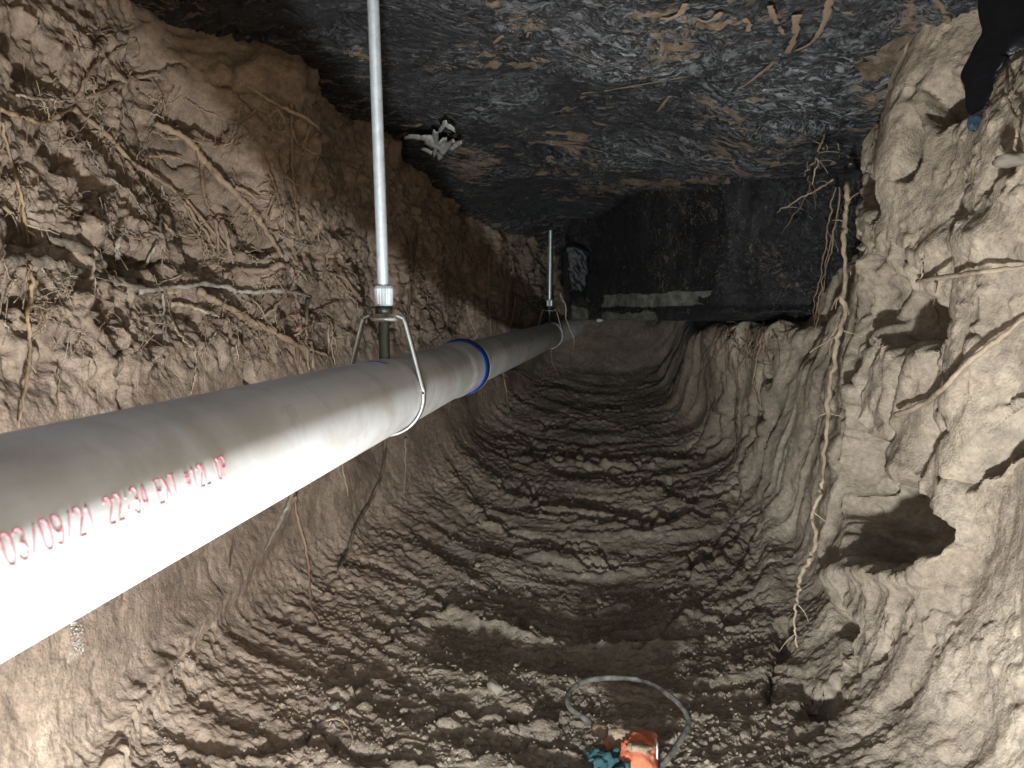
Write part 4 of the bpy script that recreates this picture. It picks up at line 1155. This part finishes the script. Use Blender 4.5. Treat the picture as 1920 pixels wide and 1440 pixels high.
for k in range(14):
    auto_root(rnd.uniform(1500, 1600), rnd.uniform(240, 330), rnd.gauss(1.8, .4), rnd.uniform(25, 80), rnd.choice("tpp"), rnd.uniform(.8, 1.4), .02,
              "hair-thin rootlet at the right roof corner", "hair-thin rootlets at the roof corner", .5)
make_root("tree_root", "knotted pale root hanging at the upper right edge, below the flap", 'p', 3.2, 3.0, [(1886,118),(1888,150),(1888,180),(1896,204),(1906,222),(1908,250),(1904,270),(1904,298)], .03, .035, GR,
          twigs=[([(1912,130),(1904,160),(1896,190)],), ([(1908,222),(1914,250),(1922,285)],), ([(1858,196),(1852,215),(1848,222)],)], jit=.002)
# two loose threads of root in front of the beam's left corner
make_root("fine_root", "thin root hanging across the far pipe from the beam corner", 'p', 1.3, .9, [(1050,548),(1054,562),(1060,572),(1061,596),(1068,615),(1075,634),(1076,656)], ydep=(2.75, 2.7), group="threads of root at the far pipe", jit=.002)
make_root("fine_root", "thin root hanging under the far pipe", 'b', 1.2, .9, [(1030,646),(1034,660),(1037,682),(1046,704)], ydep=(2.8, 2.7), group="threads of root at the far pipe", jit=.002)
make_root("fine_root", "small curved root lying on the floor at lower left", 't', 2.0, 1.6, [(610,1352),(630,1348),(652,1362),(660,1385),(655,1405)], .008, .006, None, jit=.001)

# ------------------------------------------------------------------ loose clods and stones
def lump(seed, sub=2, rough=.35, squash=.7):
    import bmesh
    bm = bmesh.new()
    bmesh.ops.create_icosphere(bm, subdivisions=sub, radius=1)
    V = np.array([v.co[:] for v in bm.verts])
    h_ = 1 + rough * fbm(V[:, 0] * 1.1 + seed, V[:, 1] * 1.1, V[:, 2] * 1.1, seed, 2) + .10 * vnoise(V[:, 0] * 4, V[:, 1] * 4, V[:, 2] * 4 + seed, seed)
    V = V * h_[:, None] * np.array([1, .8, squash])
    Fc = [[v.index for v in f.verts] for f in bm.faces]
    bm.free()
    return V, Fc
clod_src = []
for s in range(9):
    V, Fc = lump(200 + s, 3)
    me = bpy.data.meshes.new("soil_clod")
    me.from_pydata([tuple(v) for v in V], [], Fc)
    me.materials.append(M['soil'] if s < 7 else M['stone'])
    me.polygons.foreach_set("use_smooth", [True] * len(me.polygons))
    me.update()
    clod_src.append(me)
def put_clod(px, py, rpx, me, name, label, group, sink=.25):
    p, t = surf(px, py)
    o = bpy.data.objects.new(name, me)
    r = rpx * t / F
    n_ = np.array([0, 0, 1.0]) if 500 < px < 1450 else np.array([-.6 if px > 1450 else .6, 0, .6])
    o.location = p + n_ * r * (.5 - sink)
    o.scale = (r * rnd.uniform(.8, 1.25), r * rnd.uniform(.8, 1.2), r * rnd.uniform(.75, 1.1))
    o.rotation_euler = (rnd.uniform(-.4, .4), rnd.uniform(-.4, .4), rnd.uniform(0, 6.28))
    link(o)
    tag(o, label, "clod", group)
for lab, px, py, r, k in [("rounded flat pale stone lying left of the hose loop", 927, 1292, 17, 7), ("pale pebble in front of the hose loop's left side", 880, 1392, 13, 8),
                          ("pale stone on the floor behind the curved rootlet", 628, 1328, 12, 7), ("round clod in the shade inside the hose loop's right end", 1256, 1385, 9, 1),
                          ("flat pale pebble beside the hose's right end", 1268, 1394, 9, 8), ("clod just outside the hose loop's right end", 1304, 1343, 8, 2),
                          ("clod lying under the mouth of the deep scrape at left", 895, 1062, 9, 3), ("pale clod beside the smooth lower left wall", 888, 1092, 10, 4)]:
    put_clod(px, py, r, clod_src[k], "stone" if k > 6 else "soil_clod", lab, None)
floor_poly = [(430,1436),(620,1170),(760,1080),(890,950),(960,850),(1300,850),(1390,1000),(1430,1200),(1480,1330),(1520,1436)]
def in_poly(px, py, poly):
    ins = False
    for i in range(len(poly)):
        a, b = poly[i], poly[(i + 1) % len(poly)]
        if (a[1] > py) != (b[1] > py) and px < (b[0] - a[0]) * (py - a[1]) / (b[1] - a[1]) + a[0]: ins = not ins
    return ins
k = 0
while k < 170:
    px, py = rnd.uniform(430, 1520), rnd.uniform(850, 1436)
    if not in_poly(px, py, floor_poly): continue
    if rnd.random() > .35 + .65 * math.exp(-((px - 720 - (1436 - py) * .35) / 260)**2): continue
    s = (py - 600) / 840
    put_clod(px, py, max(1.6, rnd.lognormvariate(1.25, .5) * s * 1.15), clod_src[rnd.randrange(7)], "soil_clod", "small loose clod of earth scattered on the trench floor", "loose clods on the trench floor", .2)
    k += 1
# crumbs too many to count
cv, cf = [], []
TET = np.array([(1, 0, -.5), (-.5, .87, -.5), (-.5, -.87, -.5), (0, 0, .9), (.5, .8, .3)])
TF = [(0, 1, 2), (0, 4, 1), (0, 2, 3), (0, 3, 4), (1, 4, 3), (1, 3, 2)]
def crumbs(n, box, poly, rmin, rmax):
    k = 0
    while k < n:
        px, py = rnd.uniform(box[0], box[2]), rnd.uniform(box[1], box[3])
        if poly and not in_poly(px, py, poly): continue
        k += 1
        p, t = surf(px, py)
        r = rnd.uniform(rmin, rmax) * rnd.uniform(.5, 1)
        a = rnd.uniform(0, 6.28)
        R = np.array([[math.cos(a), -math.sin(a), 0], [math.sin(a), math.cos(a), 0], [0, 0, 1]])
        o_ = len(cv)
        cv.extend((TET * np.array([rnd.uniform(.7, 1.3), rnd.uniform(.7, 1.2), rnd.uniform(.5, 1)])) @ R.T * r + p)
        cf.extend([tuple(i + o_ for i in f) for f in TF])
crumbs(3600, (430, 800, 1520, 1438), floor_poly, .0024, .0065)
o = mesh_obj("soil_crumbs", cv, cf, M['soil'], smooth=False)
tag(o, "fine crumbs of loose earth strewn over the trench floor", "soil crumbs", kind="stuff")
cv, cf = [], []
crumbs(200, (290, 1220, 380, 1430), [(345,1225),(375,1235),(330,1300),(335,1430),(270,1430),(285,1330),(310,1270)], .0005, .0018)
crumbs(120, (125, 1165, 160, 1250), [(132,1165),(155,1170),(156,1225),(124,1245),(134,1205)], .001, .0026)
o = mesh_obj("lime_grit", cv, cf, M['lime'], smooth=False)
tag(o, "streak of white lime grit on the smooth lower left wall", "grit", kind="stuff")
st = mesh_obj("stone", *lump(260, 3, .3, .5), M['stone'])
p, t = surf(1900, 299, .03)
st.location = p; st.scale = (.026, .024, .022)
tag(st, "white stone stuck in the right wall under the knotted root", "stone")

# ------------------------------------------------------------------ hose loop, orange tool and cloth in front
def fl(px, py, hgt):                                     # a point hgt above the floor
    d = ray(px, py)
    t = (-.672 + hgt * .45) / d[2]
    return d * t
hp = [(1228,1452,.0),(1250,1425,.02),(1268,1400,.035),(1290,1362,.05),(1288,1340,.06),(1272,1318,.068),(1250,1300,.072),(1225,1285,.075),(1195,1275,.077),(1160,1271,.078),(1125,1272,.077),(1095,1278,.075),(1072,1293,.07),(1064,1312,.064),(1072,1330,.058),(1095,1346,.052),(1115,1362,.046),(1138,1383,.042),(1165,1400,.04)]
hpath = catmull([fl(*q) for q in hp], 9)
V, Fc = tube_vf(hpath - hpath[0], 0.0047, 12, .10, 5)
o = mesh_obj("cable", V, Fc, M['hose'])
o.location = hpath[0]
tag(o, "dusty grey rubber cable arching in a loop above the trench floor", "cable")
def shaped(name, ctr, dims, seed, mat, parent=None, rough=.16, pw=.45, sub=4, org=None):
    V, Fc = lump(seed, sub, .0, 1.0)
    V = np.sign(V) * np.abs(V)**pw * np.array([1, 1.25, 1])
    V = V * (1 + rough * fbm(V[:, 0] * 1.6 + seed, V[:, 1] * 1.6, V[:, 2] * 1.6, seed, 3))[:, None] * np.array(dims)
    return mesh_obj(name, V + (np.asarray(ctr) - (org if org is not None else 0)), Fc, mat, parent)
base = fl(1190, 1440, 0.0)
tool = bpy.data.objects.new("tool_casing", None)
tool.location = base
link(tool)
tag(tool, "bright orange plastic casing caked with mud at the bottom edge, under the cable loop", "tool")
shaped("casing", fl(1196, 1424, .04), (.029, .030, .028), 301, M['orange'], tool, .22, .62, 4, base)
shaped("casing_lug", fl(1210, 1388, .05), (.017, .014, .012), 303, M['orange'], tool, .3, .75, 4, base)
shaped("casing_lug", fl(1144, 1390, .05), (.009, .010, .010), 304, M['orange'], tool, .3, .75, 3, base)
shaped("mud_cake", fl(1172, 1384, .075), (.024, .014, .012), 305, M['mud'], tool, .35, .8, 4, base)
shaped("mud_cake", fl(1126, 1372, .06), (.013, .011, .011), 306, M['mud'], tool, .3, .8, 3, base)
shaped("mud_cake", fl(1198, 1404, .10), (.016, .010, .007), 307, M['mud'], tool, .4, .8, 3, base)
shaped("casing_edge", fl(1230, 1412, .05), (.003, .012, .018), 308, M['pvc'], tool, .2, .6, 3, base)
cl = []
for i in range(26):
    row = []
    for j in range(26):
        a, b = i / 25 - .5, j / 25 - .5
        f_ = fbm(np.array([a * 5]), np.array([b * 5]), np.array([.3]), 311, 3)[0]
        row.append((a * .062, b * .05, .012 + .014 * f_ - .045 * (a * a + b * b)))
    cl.append(row)
cl = np.array(cl)
o = grid_mesh("cloth", cl, M['teal'], flip=True)
o.location = fl(1146, 1440, .045)
o.rotation_euler = (0.25, 0.35, .4)
sm = o.modifiers.new("thickness", 'SOLIDIFY'); sm.thickness = .003
tag(o, "crumpled teal cloth tucked under the orange casing", "cloth")

lw_ = mesh_obj("foam_lump", *lump(270, 3, .35, .7), M['torn'])
lw_.location = at_y(1124, 601, 3.0); lw_.scale = (.013, .010, .008)
tag(lw_, "tiny white lump where the pipe disappears under the beam", "foam lump")

# ------------------------------------------------------------------ hanging flap of sheet at the top right
fo = [(1930,-60),(1850,-30),(1838,60),(1826,85),(1812,108),(1806,132),(1809,160),(1814,190),(1817,214),(1828,214),(1838,196),(1850,178),(1856,164),(1866,148),(1872,134),(1884,124),(1890,112),(1902,100),(1908,92),(1935,86)]
def flap_pt(px, py):
    yv = 1.02 + .0011 * (1930 - px) * .8 - .00035 * (py - 100)
    return at_y(px, py, yv)
# edge curves left and right of the flap, lofted row by row
Lf = catmull([(1835,-90,0),(1838,40,0),(1828,85,0),(1808,122,0),(1807,160,0),(1815,205,0),(1823,216,0)], 12)[:, :2]
Rf = catmull([(1990,-90,0),(1990,40,0),(1950,80,0),(1898,104,0),(1868,146,0),(1842,190,0),(1828,216,0)], 12)[:, :2]
rows = []
for i in range(len(Lf)):
    row = []
    jg = 5 * vnoise(np.array([i * .9]), np.array([0.3]), np.array([0.]), 5)[0]
    for j in range(24):
        s = j / 23
        q = Lf[i] * (1 - s) + (Rf[i] + np.array([jg, 0])) * s
        p = flap_pt(*q)
        p = p + np.array([0, -.035 * math.sin(s * 3.1) - .008 * vnoise(np.array([s * 4]), np.array([i * .12]), np.array([0.]), 9)[0], 0])
        row.append(p)
    rows.append(row)
rows = np.array(rows)
o = grid_mesh("plastic_flap", rows, M['flap'])
sm = o.modifiers.new("thickness", 'SOLIDIFY'); sm.thickness = .002
tag(o, "torn flap of black plastic hanging in from the top right corner", "plastic flap")
o = shaped("plastic_scrap", surf(1826, 232, .025)[0], (.010, .006, .013), 320, M['blue_plastic'], None, .3, .8, 3)
tag(o, "small blue plastic scrap at the tip of the hanging black flap", "plastic scrap")

# ------------------------------------------------------------------ mud and the torn hole on the roof sheet
def mud_rib(pts, r0, r1, seed, mat='mud'):
    path = catmull([ceil_pt(x, y, .004) for x, y in pts], 8)
    t = path @ fw
    V, Fc = tube_vf(path, np.linspace(r0, r1, len(path)) * t / F * (1 + .35 * fbm(np.arange(len(path)) * .5, np.full(len(path), seed * 1.), np.zeros(len(path)), seed, 2)), 12, .5, seed, flat=.22, flat_dir=(0, 0, 1))
    mesh_obj("mud_streak", V, Fc, M[mat], barrier)
for i, (pts, r0, r1) in enumerate([([(1556,-12),(1552,16),(1543,42),(1530,66),(1516,80),(1490,92)], 8, 2), ([(1444,6),(1450,26),(1462,48),(1470,60)], 6, 3), ([(1494,24),(1492,50),(1486,76),(1474,100)], 8, 4),
    ([(1002,20),(997,40),(988,66)], 5, 2), ([(1352,18),(1340,30),(1322,36),(1306,30)], 6, 2), ([(1285,2),(1276,20),(1258,30),(1238,30)], 6, 2), ([(1396,30),(1404,48),(1402,64)], 6, 3),
    ([(1458,106),(1440,122),(1418,140),(1390,160),(1350,172)], 5, 1.5), ([(1255,176),(1240,196),(1226,216)], 5, 2), ([(1750,-10),(1768,14),(1786,50),(1800,82),(1812,104)], 5, 11), ([(1768,76),(1786,84),(1806,96)], 3, 8),
    ([(942,62),(925,78),(910,94),(870,116)], 4, 1.5), ([(1050,270),(1085,272),(1130,282)], 4, 2), ([(1090,172),(1150,164),(1230,150),(1300,138)], 4, 2)]):
    mud_rib(pts, r0, r1, i)
# torn hole with ragged pale backing showing
ctr = ceil_pt(822, 252, .012)
tv = MB()
def ribbon(pts, w0, w1, drop, curl):
    n_ = 9
    P_ = catmull(pts, 4)
    P_ = P_[np.linspace(0, len(P_) - 1, n_).astype(int)]
    rows_ = []
    for k_, (x_, y_) in enumerate(P_):
        d_ = P_[min(k_ + 1, n_ - 1)] - P_[max(k_ - 1, 0)]
        nn_ = np.array([-d_[1], d_[0]]) / (np.linalg.norm(d_) + 1e-9)
        wd = 1.35 * (w0 + (w1 - w0) * k_ / (n_ - 1)) + 1.8 * vnoise(np.array([k_ * .9]), np.array([w0]), np.array([drop * 90]), 3)[0]
        for q_ in (-1, 0, 1):
            c_ = np.array([x_, y_]) + nn_ * wd * q_
            rows_.append(ceil_pt(c_[0], c_[1], drop + .006 * (q_ == 0) + curl * (k_ / (n_ - 1))**2) - ctr)
    F_ = [(a * 3 + b, a * 3 + b + 1, a * 3 + b + 4, a * 3 + b + 3) for a in range(n_ - 1) for b in range(2)]
    tv.add(rows_, F_)
for args in (([(824,288),(824,272),(826,256),(824,246)], 3, 11, .019, .004), ([(798,250),(812,257),(826,262),(836,262)], 6, 9, .021, .002), ([(812,284),(816,268),(818,252),(816,236),(818,226)], 2, 5, .020, .006), ([(826,284),(828,268),(826,254),(822,246)], 2, 9, .022, .004), ([(828,274),(838,258),(846,246),(852,238)], 5, 2, .024, .012),
             ([(816,256),(804,250),(796,244),(788,240)], 9, 2, .018, .008), ([(800,247),(784,244),(770,240),(758,238)], 4, 1.5, .020, .010), ([(824,230),(830,222),(834,215),(838,214)], 2, 5, .022, .002),
             ([(834,216),(842,221),(850,224),(856,227)], 4, 1, .022, .006), ([(808,276),(800,270),(790,264)], 3, 1, .018, .004), ([(846,268),(856,258),(866,250)], 4, 3, .020, .004)):
    ribbon(*args)
o = tv.obj("torn_patch", M['torn'], barrier)
o.location = ctr
sm = o.modifiers.new("thickness", 'SOLIDIFY'); sm.thickness = .0018
